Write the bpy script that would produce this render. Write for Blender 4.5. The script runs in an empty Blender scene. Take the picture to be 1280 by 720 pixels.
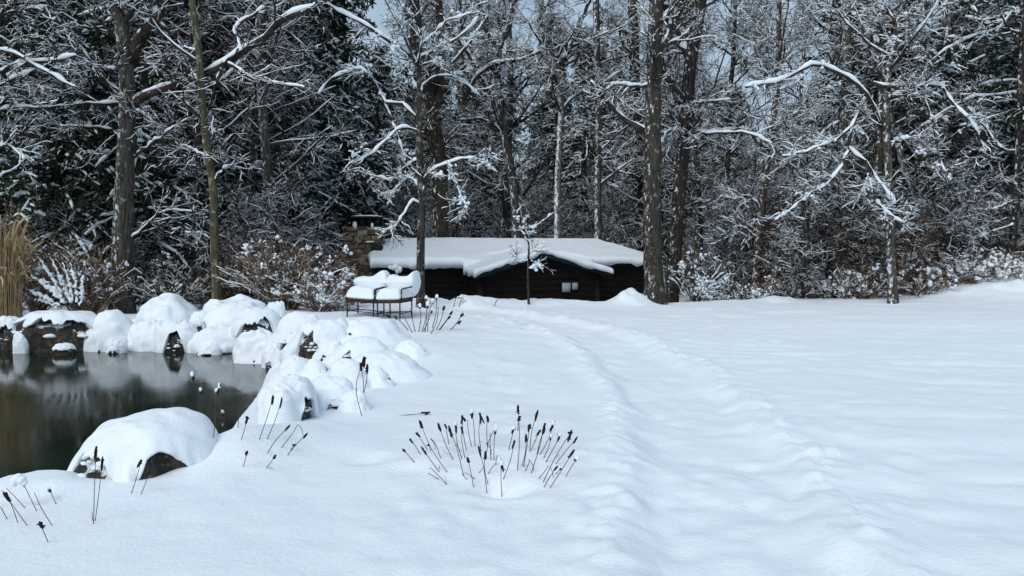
import bpy, math, random
import numpy as np
from mathutils import Vector

# ------------------------------------------------------------------ camera, light, exposure
sc = bpy.context.scene
F = 1065.0                                   # focal length in photo pixels (1280 wide)
EYE = np.array([0.0, 0.0, 1.6])
PITCH = math.atan(66 / F)
cam_d = bpy.data.cameras.new('camera'); cam = bpy.data.objects.new('camera', cam_d)
sc.collection.objects.link(cam); sc.camera = cam
cam.location = EYE; cam.rotation_euler = (math.pi / 2 - PITCH, 0, 0)
cam_d.sensor_width = 36.0; cam_d.lens = 36.0 * F / 1280.0; cam_d.clip_start = 0.05; cam_d.clip_end = 2000

SUN_EL, SUN_AZ = math.radians(43), math.radians(-152)     # soft light from high behind the viewer's left
w = bpy.data.worlds.new('World'); sc.world = w; w.use_nodes = True
nt = w.node_tree; bg = nt.nodes['Background']
sky = nt.nodes.new('ShaderNodeTexSky'); sky.sky_type = 'NISHITA'; sky.sun_disc = False
sky.sun_elevation = SUN_EL; sky.sun_rotation = SUN_AZ; sky.air_density = 1.0; sky.dust_density = 3.0; sky.ozone_density = 1.0
ov = nt.nodes.new('ShaderNodeMix'); ov.data_type = 'RGBA'; ov.inputs[0].default_value = 0.62
ov.inputs[7].default_value = (4.15, 5.4, 6.7, 1)             # thin cloud veil over the blue
cn = nt.nodes.new('ShaderNodeTexNoise'); cn.inputs['Scale'].default_value = 3.0; cn.inputs['Detail'].default_value = 5
cr = nt.nodes.new('ShaderNodeMapRange'); cr.inputs['From Min'].default_value = .3; cr.inputs['From Max'].default_value = .7
cr.inputs['To Min'].default_value = .55; cr.inputs['To Max'].default_value = .95
nt.links.new(cn.outputs['Fac'], cr.inputs['Value']); nt.links.new(cr.outputs['Result'], ov.inputs[0])
nt.links.new(sky.outputs[0], ov.inputs[6]); nt.links.new(ov.outputs[2], bg.inputs[0])
bg.inputs[1].default_value = 0.09
sl = bpy.data.lights.new('sun', 'SUN'); so = bpy.data.objects.new('sun', sl); sc.collection.objects.link(so)
sl.energy = 1.35; sl.angle = math.radians(38); sl.color = (1.0, .985, .965)
sd = Vector((math.sin(SUN_AZ) * math.cos(SUN_EL), math.cos(SUN_AZ) * math.cos(SUN_EL), math.sin(SUN_EL)))
so.rotation_euler = sd.to_track_quat('Z', 'Y').to_euler()
sc.view_settings.view_transform = 'Standard'; sc.view_settings.look = 'None'
sc.view_settings.gamma = 1.0; sc.view_settings.use_curve_mapping = False
sc.view_settings.exposure = 0.33
try:
    sc.cycles.use_denoising = True; sc.cycles.denoiser = 'OPENIMAGEDENOISE'
    sc.cycles.denoising_input_passes = 'RGB_ALBEDO_NORMAL'; sc.cycles.denoising_prefilter = 'ACCURATE'
    sc.cycles.max_bounces = 6; sc.cycles.diffuse_bounces = 3; sc.cycles.glossy_bounces = 3
    sc.cycles.caustics_reflective = False; sc.cycles.caustics_refractive = False
except Exception:
    pass

rs = np.random.RandomState(7)
random.seed(7)

# ------------------------------------------------------------------ helpers
def P(px, py, Y):
    """world point on the photo ray (px, py) at distance Y"""
    x = (px - 640) / F; y = (360 - py) / F
    d = np.array([x, math.cos(PITCH) + y * math.sin(PITCH), -math.sin(PITCH) + y * math.cos(PITCH)])
    return EYE + d * (Y / d[1])

def hash2(ix, iy, s):
    n = (ix.astype(np.int64) * 374761393 + iy.astype(np.int64) * 668265263 + s * 144665) & 0x7fffffff
    n = ((n ^ (n >> 13)) * 1274126177) & 0x7fffffff
    n = (n ^ (n >> 16)) & 0xffff
    return n / 65535.0
def vnoise(x, y, s=0):
    x = np.asarray(x, float); y = np.asarray(y, float)
    ix = np.floor(x); iy = np.floor(y); fx = x - ix; fy = y - iy
    ix = ix.astype(np.int64); iy = iy.astype(np.int64)
    fx = fx * fx * fx * (fx * (fx * 6 - 15) + 10); fy = fy * fy * fy * (fy * (fy * 6 - 15) + 10)
    a = hash2(ix, iy, s); b = hash2(ix + 1, iy, s); c = hash2(ix, iy + 1, s); d = hash2(ix + 1, iy + 1, s)
    return (a + (b - a) * fx) * (1 - fy) + (c + (d - c) * fx) * fy - .5
def fbm(x, y, s=0, o=4):
    r = 0; a = 1.0; f = 1.0
    for i in range(o):
        r = r + a * vnoise(x * f + 13.7 * i, y * f - 7.1 * i, s + i); a *= .5; f *= 2.03
    return r
def sstep(a, b, x):
    t = np.clip((x - a) / (b - a), 0, 1); return t * t * (3 - 2 * t)

def mesh_np(name, V, Q=None, T=None, smooth=True):
    me = bpy.data.meshes.new(name)
    V = np.ascontiguousarray(V, dtype=np.float32).reshape(-1, 3)
    nq = 0 if Q is None else len(Q); ntr = 0 if T is None else len(T)
    me.vertices.add(len(V)); me.vertices.foreach_set('co', V.ravel())
    loops = []; starts = []
    if nq: loops.append(np.asarray(Q, np.int32).ravel()); starts.append(np.arange(nq, dtype=np.int32) * 4)
    if ntr: loops.append(np.asarray(T, np.int32).ravel()); starts.append(np.arange(ntr, dtype=np.int32) * 3 + nq * 4)
    L = np.concatenate(loops); S = np.concatenate(starts)
    me.loops.add(len(L)); me.loops.foreach_set('vertex_index', L)
    me.polygons.add(len(S)); me.polygons.foreach_set('loop_start', S)
    if smooth: me.polygons.foreach_set('use_smooth', np.ones(len(S), dtype=bool))
    me.update(calc_edges=True); me.validate()
    return me

class Geo:
    """collects quads and triangles for ONE mesh"""
    def __init__(s): s.V = []; s.Q = []; s.T = []; s.n = 0
    def add(s, V, Q=None, T=None):
        V = np.asarray(V, float).reshape(-1, 3)
        if Q is not None and len(Q): s.Q.append(np.asarray(Q, np.int64).reshape(-1, 4) + s.n)
        if T is not None and len(T): s.T.append(np.asarray(T, np.int64).reshape(-1, 3) + s.n)
        s.V.append(V); s.n += len(V); return s
    def build(s, name, mat, parent=None, smooth=True):
        me = mesh_np(name, np.concatenate(s.V), np.concatenate(s.Q) if s.Q else None, np.concatenate(s.T) if s.T else None, smooth)
        return link(name, me, mat, parent)

def link(name, me, mat, parent=None):
    o = bpy.data.objects.new(name, me); sc.collection.objects.link(o)
    if mat is not None: me.materials.append(mat)
    if parent is not None:
        o.parent = parent
        o.location = -np.array(parent['_w']) if '_w' in parent else (0, 0, 0)
    return o
def tag(o, label=None, cat=None, group=None, kind=None):
    if label: o['label'] = label
    if cat: o['category'] = cat
    if group: o['group'] = group
    if kind: o['kind'] = kind
    return o
ROOTS = []
def thing(name, label, cat, loc=(0, 0, 0), group=None):
    """Empty at the thing's base; children are written in world coordinates and shifted under it"""
    o = bpy.data.objects.new(name, None); sc.collection.objects.link(o)
    o.location = [float(v) for v in loc]; o['_w'] = [float(v) for v in loc]; ROOTS.append(o)
    o.empty_display_size = .2
    return tag(o, label, cat, group)
def part(geo, name, mat, root, smooth=True):
    return geo.build(name, mat, root, smooth)
def sub(geo, name, mat, parent, smooth=True):
    """child of a part: same frame as its parent"""
    me = geo.build(name, mat, None, smooth); me.parent = parent; return me
def copy_thing(root, loc, rz, s, group=None, label=None):
    r = root.copy(); sc.collection.objects.link(r); r.location = loc; r.rotation_euler = (0, 0, rz); r.scale = s
    if label: r['label'] = label
    if group: r['group'] = group
    for ch in KIDS[root.name]:
        c = ch.copy(); sc.collection.objects.link(c); c.parent = r
        for g in KIDS.get(ch.name, ()):
            d = g.copy(); sc.collection.objects.link(d); d.parent = c
    return r
KIDS = {}
def remember(root):
    KIDS[root.name] = list(root.children)
    for c in root.children: KIDS[c.name] = list(c.children)

def nrm(a): return a / np.maximum(np.linalg.norm(a, axis=-1, keepdims=True), 1e-9)
def tubes(geo, pts, rad, k=5, squash=1.0, cap=True):
    """pts (B,n,3), rad (B,n): tubes swept along polylines"""
    pts = np.asarray(pts, float); rad = np.asarray(rad, float)
    if pts.ndim == 2: pts = pts[None]; rad = rad[None]
    B, n, _ = pts.shape
    if B == 0: return
    t = nrm(np.gradient(pts, axis=1))
    mt = nrm(t.mean(axis=1))
    ref = np.where(np.abs(mt[:, 2:3]) < .85, np.array([[0, 0, 1.]]), np.array([[0, 1., 0]]))[:, None, :]
    u = nrm(np.cross(t, np.broadcast_to(ref, t.shape))); v = np.cross(u, t)
    a = np.arange(k) * 2 * np.pi / k + .3
    ring = (np.cos(a)[None, None, :, None] * u[:, :, None, :] + np.sin(a)[None, None, :, None] * v[:, :, None, :] * squash)
    V = pts[:, :, None, :] + rad[:, :, None, None] * ring
    base = (np.arange(B)[:, None, None] * n * k + np.arange(n - 1)[None, :, None] * k)
    j = np.arange(k)[None, None, :]; j2 = (j + 1) % k
    Q = np.stack([base + j, base + j2, base + k + j2, base + k + j], -1).reshape(-1, 4)
    T = None
    if cap:
        tip = pts[:, -1] + t[:, -1] * rad[:, -1:] * .6
        V = np.concatenate([V.reshape(-1, 3), tip])
        b = (np.arange(B) * n * k + (n - 1) * k)[:, None]; jj = np.arange(k)[None]
        T = np.stack([b + jj, b + (jj + 1) % k, np.broadcast_to(B * n * k + np.arange(B)[:, None], (B, k))], -1).reshape(-1, 3)
    geo.add(V.reshape(-1, 3), Q, T)

def snow_on(geo, pts, rad, s0, k=5, cover=1.0, r=rs, lo=.30, smin=0.0, vert=0.0):
    """a lumpy roll of snow lying along the upper side of each branch"""
    pts = np.asarray(pts, float); rad = np.asarray(rad, float)
    if pts.ndim == 2: pts = pts[None]; rad = rad[None]
    B, n, _ = pts.shape
    if B == 0: return
    t = nrm(np.gradient(pts, axis=1)); hz = np.sqrt(np.clip(1 - t[..., 2] ** 2, 0, 1))
    fac = np.clip((hz - lo) / .4, vert, 1)
    lump = .45 + 1.0 * r.rand(B, n) ** 1.4
    if n > 12:
        for _ in range(2): lump = np.pad(lump, ((0, 0), (1, 1)), 'edge'); lump = .25 * lump[:, :-2] + .5 * lump[:, 1:-1] + .25 * lump[:, 2:]
        lump = np.maximum(.85 + (lump - .85) * 1.7, .15)
    on = np.clip((r.rand(B, 1) * .9 + r.rand(B, n) * .6) < cover * 1.2, 0, 1)
    if n > 12:
        on = on.astype(float)
        for _ in range(2): on = np.pad(on, ((0, 0), (1, 1)), 'edge'); on = .25 * on[:, :-2] + .5 * on[:, 1:-1] + .25 * on[:, 2:]
    s0 = np.broadcast_to(np.asarray(s0, float), (B,))[:, None]
    s = s0 * fac * lump * on
    s[:, 0] *= .8; s[:, -1] *= .6
    c = pts.copy(); c[..., 2] += (rad * .75 + s * .45) * np.minimum(1, fac * 2)
    s = np.maximum(s, .0006)
    tubes(geo, c, s, k)

_ico = {}
def ico(sub_):
    if sub_ in _ico: return _ico[sub_]
    import bmesh
    bm = bmesh.new(); bmesh.ops.create_icosphere(bm, subdivisions=sub_, radius=1)
    V = np.array([v.co[:] for v in bm.verts]); T = np.array([[v.index for v in f.verts] for f in bm.faces]); bm.free()
    _ico[sub_] = (V, T); return V, T
def blobs(geo, c, s, lv=1, r=rs, jit=.18):
    """c (B,3), s (B,3) lumps"""
    V0, T0 = ico(lv); B = len(c)
    if B == 0: return
    V = V0[None] * (1 + jit * (r.rand(B, len(V0), 1) - .5) * 2) * s[:, None, :]
    a = r.rand(B) * 6.28; ca, sa = np.cos(a)[:, None], np.sin(a)[:, None]
    V = np.stack([V[..., 0] * ca - V[..., 1] * sa, V[..., 0] * sa + V[..., 1] * ca, V[..., 2]], -1) + c[:, None, :]
    T = (T0[None] + (np.arange(B) * len(V0))[:, None, None]).reshape(-1, 3)
    geo.add(V.reshape(-1, 3), None, T)

def spline(pts, n):
    """Catmull-Rom through the given points, n samples"""
    p = np.asarray(pts, float)
    if len(p) == 2: return p[0] + (p[1] - p[0]) * np.linspace(0, 1, n)[:, None]
    q = np.vstack([2 * p[0] - p[1], p, 2 * p[-1] - p[-2]])
    seg = np.linalg.norm(np.diff(p, axis=0), axis=1); cum = np.concatenate([[0], np.cumsum(seg)])
    out = []
    for d in np.linspace(0, cum[-1], n):
        i = min(int(np.searchsorted(cum, d, 'right') - 1), len(p) - 2); t = (d - cum[i]) / max(seg[i], 1e-9)
        a, b, c, e = q[i], q[i + 1], q[i + 2], q[i + 3]
        out.append(.5 * ((2 * b) + (-a + c) * t + (2 * a - 5 * b + 4 * c - e) * t * t + (-a + 3 * b - 3 * c + e) * t ** 3))
    return np.array(out)

def dense(pts, rad, n):
    m = pts.shape[1]; f = np.linspace(0, m - 1.001, n); i = f.astype(int); t = (f - i)
    return pts[:, i] * (1 - t)[None, :, None] + pts[:, i + 1] * t[None, :, None], rad[:, i] * (1 - t) + rad[:, i + 1] * t
def grow(pts, rad, per, lmin, lmax, amin, amax, r, n=5, t0=.2, up=0.0, droop=0.0, wob=.25, rr=.5, rend=.35, flat=0.0):
    """children of every parent polyline"""
    B, m, _ = pts.shape
    if B == 0: return np.zeros((0, n, 3)), np.zeros((0, n))
    idx = np.repeat(np.arange(B), per); K = len(idx)
    t = t0 + (1 - t0) * r.rand(K); f = t * (m - 1); i = np.minimum(f.astype(int), m - 2); fr = (f - i)[:, None]
    p0 = pts[idx, i] * (1 - fr) + pts[idx, i + 1] * fr
    r0 = rad[idx, i] * (1 - fr[:, 0]) + rad[idx, i + 1] * fr[:, 0]
    tan = nrm(pts[idx, i + 1] - pts[idx, i])
    h = nrm(np.cross(tan, r.randn(K, 3)))
    if flat: h[:, 2] *= (1 - flat); h = nrm(h)
    ang = np.radians(amin + (amax - amin) * r.rand(K))[:, None]
    d = nrm(np.cos(ang) * tan + np.sin(ang) * h)
    L = (lmin + (lmax - lmin) * r.rand(K)) * (1.15 - .55 * t)
    out = np.zeros((K, n, 3)); out[:, 0] = p0
    for s in range(1, n):
        d = d + wob * r.randn(K, 3) * .6
        d[:, 2] += up - droop * s / n
        d = nrm(d); out[:, s] = out[:, s - 1] + d * (L / (n - 1))[:, None]
    R = np.minimum(r0 * rr, .02 + L * .03)[:, None] * (1 - (1 - rend) * np.linspace(0, 1, n))[None]
    return out, R

# ------------------------------------------------------------------ materials
def mat(name, base, rough=.85, spec=.2):
    m = bpy.data.materials.new(name); m.use_nodes = True
    b = m.node_tree.nodes['Principled BSDF']
    b.inputs['Base Color'].default_value = (*base, 1); b.inputs['Roughness'].default_value = rough
    b.inputs['Specular IOR Level'].default_value = spec
    return m, m.node_tree, b
def N(nt, t, **k):
    n = nt.nodes.new(t)
    for a, v in k.items(): n.inputs[a.replace('_', ' ')].default_value = v
    return n
def noise(nt, scale, detail=4, vec=None):
    n = N(nt, 'ShaderNodeTexNoise', Scale=scale, Detail=detail)
    if vec is None:
        tc = nt.nodes.new('ShaderNodeTexCoord'); vec = tc.outputs['Object']
    nt.links.new(vec, n.inputs['Vector']); return n
def ramp(nt, src, stops):
    r = nt.nodes.new('ShaderNodeValToRGB'); e = r.color_ramp.elements
    e[0].position, e[0].color = stops[0][0], (*stops[0][1], 1); e[1].position, e[1].color = stops[-1][0], (*stops[-1][1], 1)
    for p, c in stops[1:-1]: x = e.new(p); x.color = (*c, 1)
    nt.links.new(src, r.inputs['Fac']); return r
def mixc(nt, fac, a, b):
    m = nt.nodes.new('ShaderNodeMix'); m.data_type = 'RGBA'
    nt.links.new(fac, m.inputs[0])
    for s, i in ((a, 6), (b, 7)):
        if isinstance(s, tuple): m.inputs[i].default_value = (*s, 1)
        else: nt.links.new(s, m.inputs[i])
    return m.outputs[2]
def bump(nt, b, src, strength, dist=.02):
    n = N(nt, 'ShaderNodeBump', Strength=strength, Distance=dist); nt.links.new(src, n.inputs['Height']); nt.links.new(n.outputs[0], b.inputs['Normal'])
SNOW_C = (.80, .86, .90)
def snow_mat(name, ground=False):
    m, t, b = mat(name, SNOW_C, .7, .25)
    tc = t.nodes.new('ShaderNodeTexCoord')
    n1 = noise(t, 30 if ground else 45, 7, tc.outputs['Object']); n1.inputs['Roughness'].default_value = .65; n2 = noise(t, 5, 4, tc.outputs['Object'])
    ad = N(t, 'ShaderNodeMath'); ad.operation = 'ADD'; t.links.new(n1.outputs['Fac'], ad.inputs[0]); t.links.new(n2.outputs['Fac'], ad.inputs[1])
    bump(t, b, ad.outputs[0], .5 if ground else .4, .022)
    b.inputs['Subsurface Weight'].default_value = .0
    return m
M = {}
M['ground'] = snow_mat('ground_snow', True); M['snow'] = snow_mat('snow')
def bark_mat(name, dark, light, lichen, plaster=0.0, wind=(-.75, -.6, .2), lich=.6):
    m, t, b = mat(name, dark, .95, .1)
    tc = t.nodes.new('ShaderNodeTexCoord'); mp = t.nodes.new('ShaderNodeMapping'); mp.inputs['Scale'].default_value = (14, 14, 2.2)
    t.links.new(tc.outputs['Object'], mp.inputs['Vector'])
    n1 = noise(t, 1.6, 6, mp.outputs[0]); c = ramp(t, n1.outputs['Fac'], [(.35, dark), (.68, light)]).outputs[0]
    n2 = noise(t, 7, 4, tc.outputs['Object']); f2 = ramp(t, n2.outputs['Fac'], [(lich, (0, 0, 0)), (lich + .06, (1, 1, 1))])
    c = mixc(t, f2.outputs[0], c, lichen)
    if plaster > 0:
        g = t.nodes.new('ShaderNodeNewGeometry'); vm = t.nodes.new('ShaderNodeVectorMath'); vm.operation = 'DOT_PRODUCT'
        vm.inputs[1].default_value = wind; t.links.new(g.outputs['Normal'], vm.inputs[0])
        mp2 = t.nodes.new('ShaderNodeMapping'); mp2.inputs['Scale'].default_value = (1, 1, .55); t.links.new(tc.outputs['Object'], mp2.inputs['Vector'])
        n3 = noise(t, 15, 6, mp2.outputs[0]); n3.inputs['Roughness'].default_value = .7
        ma = N(t, 'ShaderNodeMath'); ma.operation = 'MULTIPLY_ADD'; ma.inputs[1].default_value = .26
        t.links.new(vm.outputs['Value'], ma.inputs[0]); t.links.new(n3.outputs['Fac'], ma.inputs[2])
        th = .90 - plaster * .40
        f3 = ramp(t, ma.outputs[0], [(max(0, th - .05), (0, 0, 0)), (min(1, th + .03), (1, 1, 1))])
        c = mixc(t, f3.outputs[0], c, SNOW_C)
    t.links.new(c, b.inputs['Base Color']); bump(t, b, n1.outputs['Fac'], .8, .03)
    return m
M['bark_grey'] = bark_mat('grey_bark', (.035, .031, .027), (.11, .10, .085), (.19, .20, .18), .25)
M['bark_dark'] = bark_mat('dark_bark', (.016, .013, .011), (.055, .046, .038), (.12, .12, .10), .15)
M['bark_lichen'] = bark_mat('lichen_bark', (.024, .021, .018), (.066, .058, .049), (.15, .155, .125), .12, lich=.58)
M['bark_moss'] = bark_mat('mossy_bark', (.045, .040, .024), (.12, .11, .068), (.19, .19, .13), .12)
M['bark_brown'] = bark_mat('brown_bark', (.04, .028, .02), (.10, .075, .055), (.13, .12, .10), .2)
M['bark_white'] = bark_mat('snow_plastered_bark', (.06, .055, .05), (.15, .145, .14), (.3, .3, .3), .38)
M['bark_half'] = bark_mat('half_plastered_bark', (.03, .027, .023), (.09, .08, .07), (.2, .2, .19), .28)
def simple(name, a, b_, scale, rough=.9, bs=.4):
    m, t, b = mat(name, a, rough, .15); n = noise(t, scale, 5); c = ramp(t, n.outputs['Fac'], [(.35, a), (.68, b_)])
    t.links.new(c.outputs[0], b.inputs['Base Color']); bump(t, b, n.outputs['Fac'], bs, .02); return m
M['twig'] = simple('twig_bark', (.020, .016, .013), (.066, .052, .042), 6)
M['twig_red'] = simple('red_twig_bark', (.10, .066, .045), (.27, .19, .13), 4)
M['needle'] = simple('pine_needles', (.010, .020, .011), (.035, .055, .030), 1.3)
M['leaf_rust'] = simple('dry_beech_leaf', (.060, .032, .019), (.155, .088, .05), 3)
def rock_mat():
    m, t, b = mat('wet_boulder_rock', (.03, .025, .02), .55, .4)
    tc = t.nodes.new('ShaderNodeTexCoord'); n = noise(t, 9, 9, tc.outputs['Object']); n.inputs['Roughness'].default_value = .75
    v = N(t, 'ShaderNodeTexVoronoi', Scale=7.0); v.feature = 'DISTANCE_TO_EDGE'
    wp = N(t, 'ShaderNodeMixRGB'); wp.inputs[0].default_value = .25; t.links.new(tc.outputs['Object'], wp.inputs[1]); t.links.new(n.outputs['Color'], wp.inputs[2]); t.links.new(wp.outputs[0], v.inputs['Vector'])
    c = ramp(t, n.outputs['Fac'], [(.36, (.006, .005, .004)), (.5, (.035, .028, .021)), (.62, (.085, .07, .05)), (.72, (.02, .017, .013))]).outputs[0]
    k = ramp(t, v.outputs['Distance'], [(0, (.2, .2, .2)), (.05, (1, 1, 1))])
    mm = t.nodes.new('ShaderNodeMix'); mm.data_type = 'RGBA'; mm.blend_type = 'MULTIPLY'; mm.inputs[0].default_value = .8; t.links.new(c, mm.inputs[6]); t.links.new(k.outputs[0], mm.inputs[7])
    n2 = noise(t, 22, 6, tc.outputs['Object']); f2 = ramp(t, n2.outputs['Fac'], [(.60, (0, 0, 0)), (.66, (1, 1, 1))]); c2 = mixc(t, f2.outputs[0], mm.outputs[2], (.16, .17, .14))
    n3 = noise(t, 6, 6, tc.outputs['Object']); g = t.nodes.new('ShaderNodeNewGeometry'); sp = t.nodes.new('ShaderNodeSeparateXYZ'); t.links.new(g.outputs['Normal'], sp.inputs[0])
    ma = N(t, 'ShaderNodeMath'); ma.operation = 'MULTIPLY_ADD'; ma.inputs[1].default_value = .22; t.links.new(sp.outputs['Z'], ma.inputs[0]); t.links.new(n3.outputs['Fac'], ma.inputs[2])
    f3 = ramp(t, ma.outputs[0], [(.66, (0, 0, 0)), (.69, (1, 1, 1))]); c3 = mixc(t, f3.outputs[0], c2, SNOW_C)
    t.links.new(c3, b.inputs['Base Color']); bump(t, b, n.outputs['Fac'], 1.0, .05); return m
M['rock'] = rock_mat()
M['grass'] = simple('dry_grass_blade', (.30, .205, .10), (.54, .41, .25), 5)
M['stem'] = simple('dry_stem', (.05, .026, .02), (.13, .075, .055), 9)
M['seed'] = simple('dark_seed_head', (.008, .006, .006), (.035, .024, .020), 60)
M['iron'] = simple('painted_iron', (.012, .014, .015), (.03, .033, .034), 20, .5)
M['seatwood'] = simple('worn_seat_board', (.035, .02, .014), (.09, .055, .04), 14)
M['fascia'] = simple('dark_green_trim', (.006, .014, .014), (.012, .026, .025), 6, .6)
M['paper'] = simple('weathered_notice', (.30, .36, .42), (.45, .5, .55), 5)
M['capmetal'] = simple('sooty_cap_metal', (.006, .006, .006), (.02, .02, .02), 8, .6)

def boards_mat():
    m, t, b = mat('dark_board_siding', (.012, .009, .008), .8, .2)
    tc = t.nodes.new('ShaderNodeTexCoord'); mp = t.nodes.new('ShaderNodeMapping'); mp.inputs['Scale'].default_value = (2, 2, 14)
    t.links.new(tc.outputs['Object'], mp.inputs['Vector']); n = noise(t, 2.0, 5, mp.outputs[0])
    c = ramp(t, n.outputs['Fac'], [(.35, (.004, .003, .0027)), (.7, (.015, .011, .009))]); t.links.new(c.outputs[0], b.inputs['Base Color'])
    bump(t, b, n.outputs['Fac'], .5, .02); return m
M['boards'] = boards_mat()
def stone_mat():
    m, t, b = mat('field_stone', (.2, .17, .12), .9, .15)
    at = t.nodes.new('ShaderNodeAttribute'); at.attribute_name = 'stone'
    c = ramp(t, at.outputs['Fac'], [(0, (.08, .055, .042)), (.3, (.18, .135, .09)), (.55, (.28, .225, .15)), (.8, (.40, .35, .26)), (1, (.11, .072, .052))])
    n = noise(t, 18, 5); c2 = ramp(t, n.outputs['Fac'], [(.3, (.55, .55, .55)), (.7, (1, 1, 1))])
    mm = t.nodes.new('ShaderNodeMix'); mm.data_type = 'RGBA'; mm.blend_type = 'MULTIPLY'; mm.inputs[0].default_value = 1
    t.links.new(c.outputs[0], mm.inputs[6]); t.links.new(c2.outputs[0], mm.inputs[7]); t.links.new(mm.outputs[2], b.inputs['Base Color'])
    bump(t, b, n.outputs['Fac'], .8, .02); return m
M['stone'] = stone_mat()
M['mortar'] = simple('chimney_mortar', (.10, .085, .06), (.16, .135, .10), 20)
def water_mat():
    m, t, b = mat('pond_water', (.016, .018, .010), .05, .5)
    b.inputs['IOR'].default_value = 1.33
    tc = t.nodes.new('ShaderNodeTexCoord'); mp = t.nodes.new('ShaderNodeMapping'); mp.inputs['Scale'].default_value = (1, .55, 1)
    t.links.new(tc.outputs['Object'], mp.inputs['Vector']); n = noise(t, 5, 3, mp.outputs[0])
    bump(t, b, n.outputs['Fac'], .05, .02)
    n2 = noise(t, .7, 4, tc.outputs['Object']); c = ramp(t, n2.outputs['Fac'], [(.35, (.007, .013, .008)), (.7, (.017, .025, .014))])
    t.links.new(c.outputs[0], b.inputs['Base Color'])
    r2 = ramp(t, n2.outputs['Fac'], [(.35, (.06, .06, .06)), (.7, (.15, .15, .15))]); t.links.new(r2.outputs[0], b.inputs['Roughness'])
    return m
M['water'] = water_mat()

# ------------------------------------------------------------------ ground
WATER_Z = -.45
POND = np.array([(-3.25, 8.95), (-3.55, 11.0), (-3.95, 13.3), (-4.9, 14.9), (-6.6, 15.4), (-9.2, 15.3), (-15, 14.5), (-15, 6.3), (-8, 6.6), (-4.6, 6.95), (-3.9, 6.9), (-3.72, 7.2), (-3.5, 7.9)])
def poly_sd(x, y, poly):
    x = np.asarray(x, float); y = np.asarray(y, float)
    best = np.full(x.shape, 1e9); inside = np.zeros(x.shape, bool); n = len(poly)
    for i in range(n):
        ax, ay = poly[i]; bx, by = poly[(i + 1) % n]; dx, dy = bx - ax, by - ay
        t = np.clip(((x - ax) * dx + (y - ay) * dy) / (dx * dx + dy * dy), 0, 1)
        best = np.minimum(best, (x - ax - t * dx) ** 2 + (y - ay - t * dy) ** 2)
        cond = ((ay > y) != (by > y)) & (x < (bx - ax) * (y - ay) / (by - ay + 1e-12) + ax); inside ^= cond
    d = np.sqrt(best); return np.where(inside, -d, d)
PATHC = spline([(1.15, 2.0), (1.2, 4.3), (1.55, 6.9), (1.64, 10.9), (1.2, 14.1), (-.2, 17.2), (-1.6, 19.0)], 40)
def path_dist(x, y):
    best = np.full(np.shape(x), 1e9); side = np.zeros(np.shape(x))
    for i in range(len(PATHC) - 1):
        ax, ay = PATHC[i]; bx, by = PATHC[i + 1]; dx, dy = bx - ax, by - ay
        t = np.clip(((x - ax) * dx + (y - ay) * dy) / (dx * dx + dy * dy), 0, 1)
        d = (x - ax - t * dx) ** 2 + (y - ay - t * dy) ** 2
        s = np.sign((x - ax) * dy - (y - ay) * dx)
        side = np.where(d < best, s, side); best = np.minimum(best, d)
    return np.sqrt(best) * side
BUMPS = [  # x, y, sx, sy, h : drifts, the shovelled heap by the cabin, hollows round stems
    (2.75, 19.6, .42, .5, .34), (3.1, 19.9, .25, .3, .10), (-.1, 19.5, 1.6, .5, .10), (-2.1, 19.4, .8, .4, .14), (-1.0, 19.6, .35, .4, .10),
    (1.2, 19.6, .7, .4, .08), (-.15, 5.35, .16, .14, -.07), (-.02, 5.3, .12, .12, -.06), (-.5, 6.0, .6, .5, .05), (.2, 5.9, .5, .4, .05),
    (-1.0, 5.9, .18, .14, -.04), (6.2, 19.8, .5, .5, .12), (12.3, 20.3, 1.6, 1.2, .45), (10.6, 21, 1.2, .9, .25), (14.5, 19.5, 1.5, 1.5, .5),
(-4.6, 6.1, .5, .4, .07), (-1.3, 11.5, .9, .9, .08), (-2.0, 13.9, .9, .8, .06), (-2.2, 8.0, .6, .6, .05), (-1.98, 6.05, .34, .45, .17), (-1.75, 6.6, .5, .5, .10), (-2.85, 5.35, .4, .22, .05), (-3.2, 5.6, .3, .3, .06)]
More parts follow.
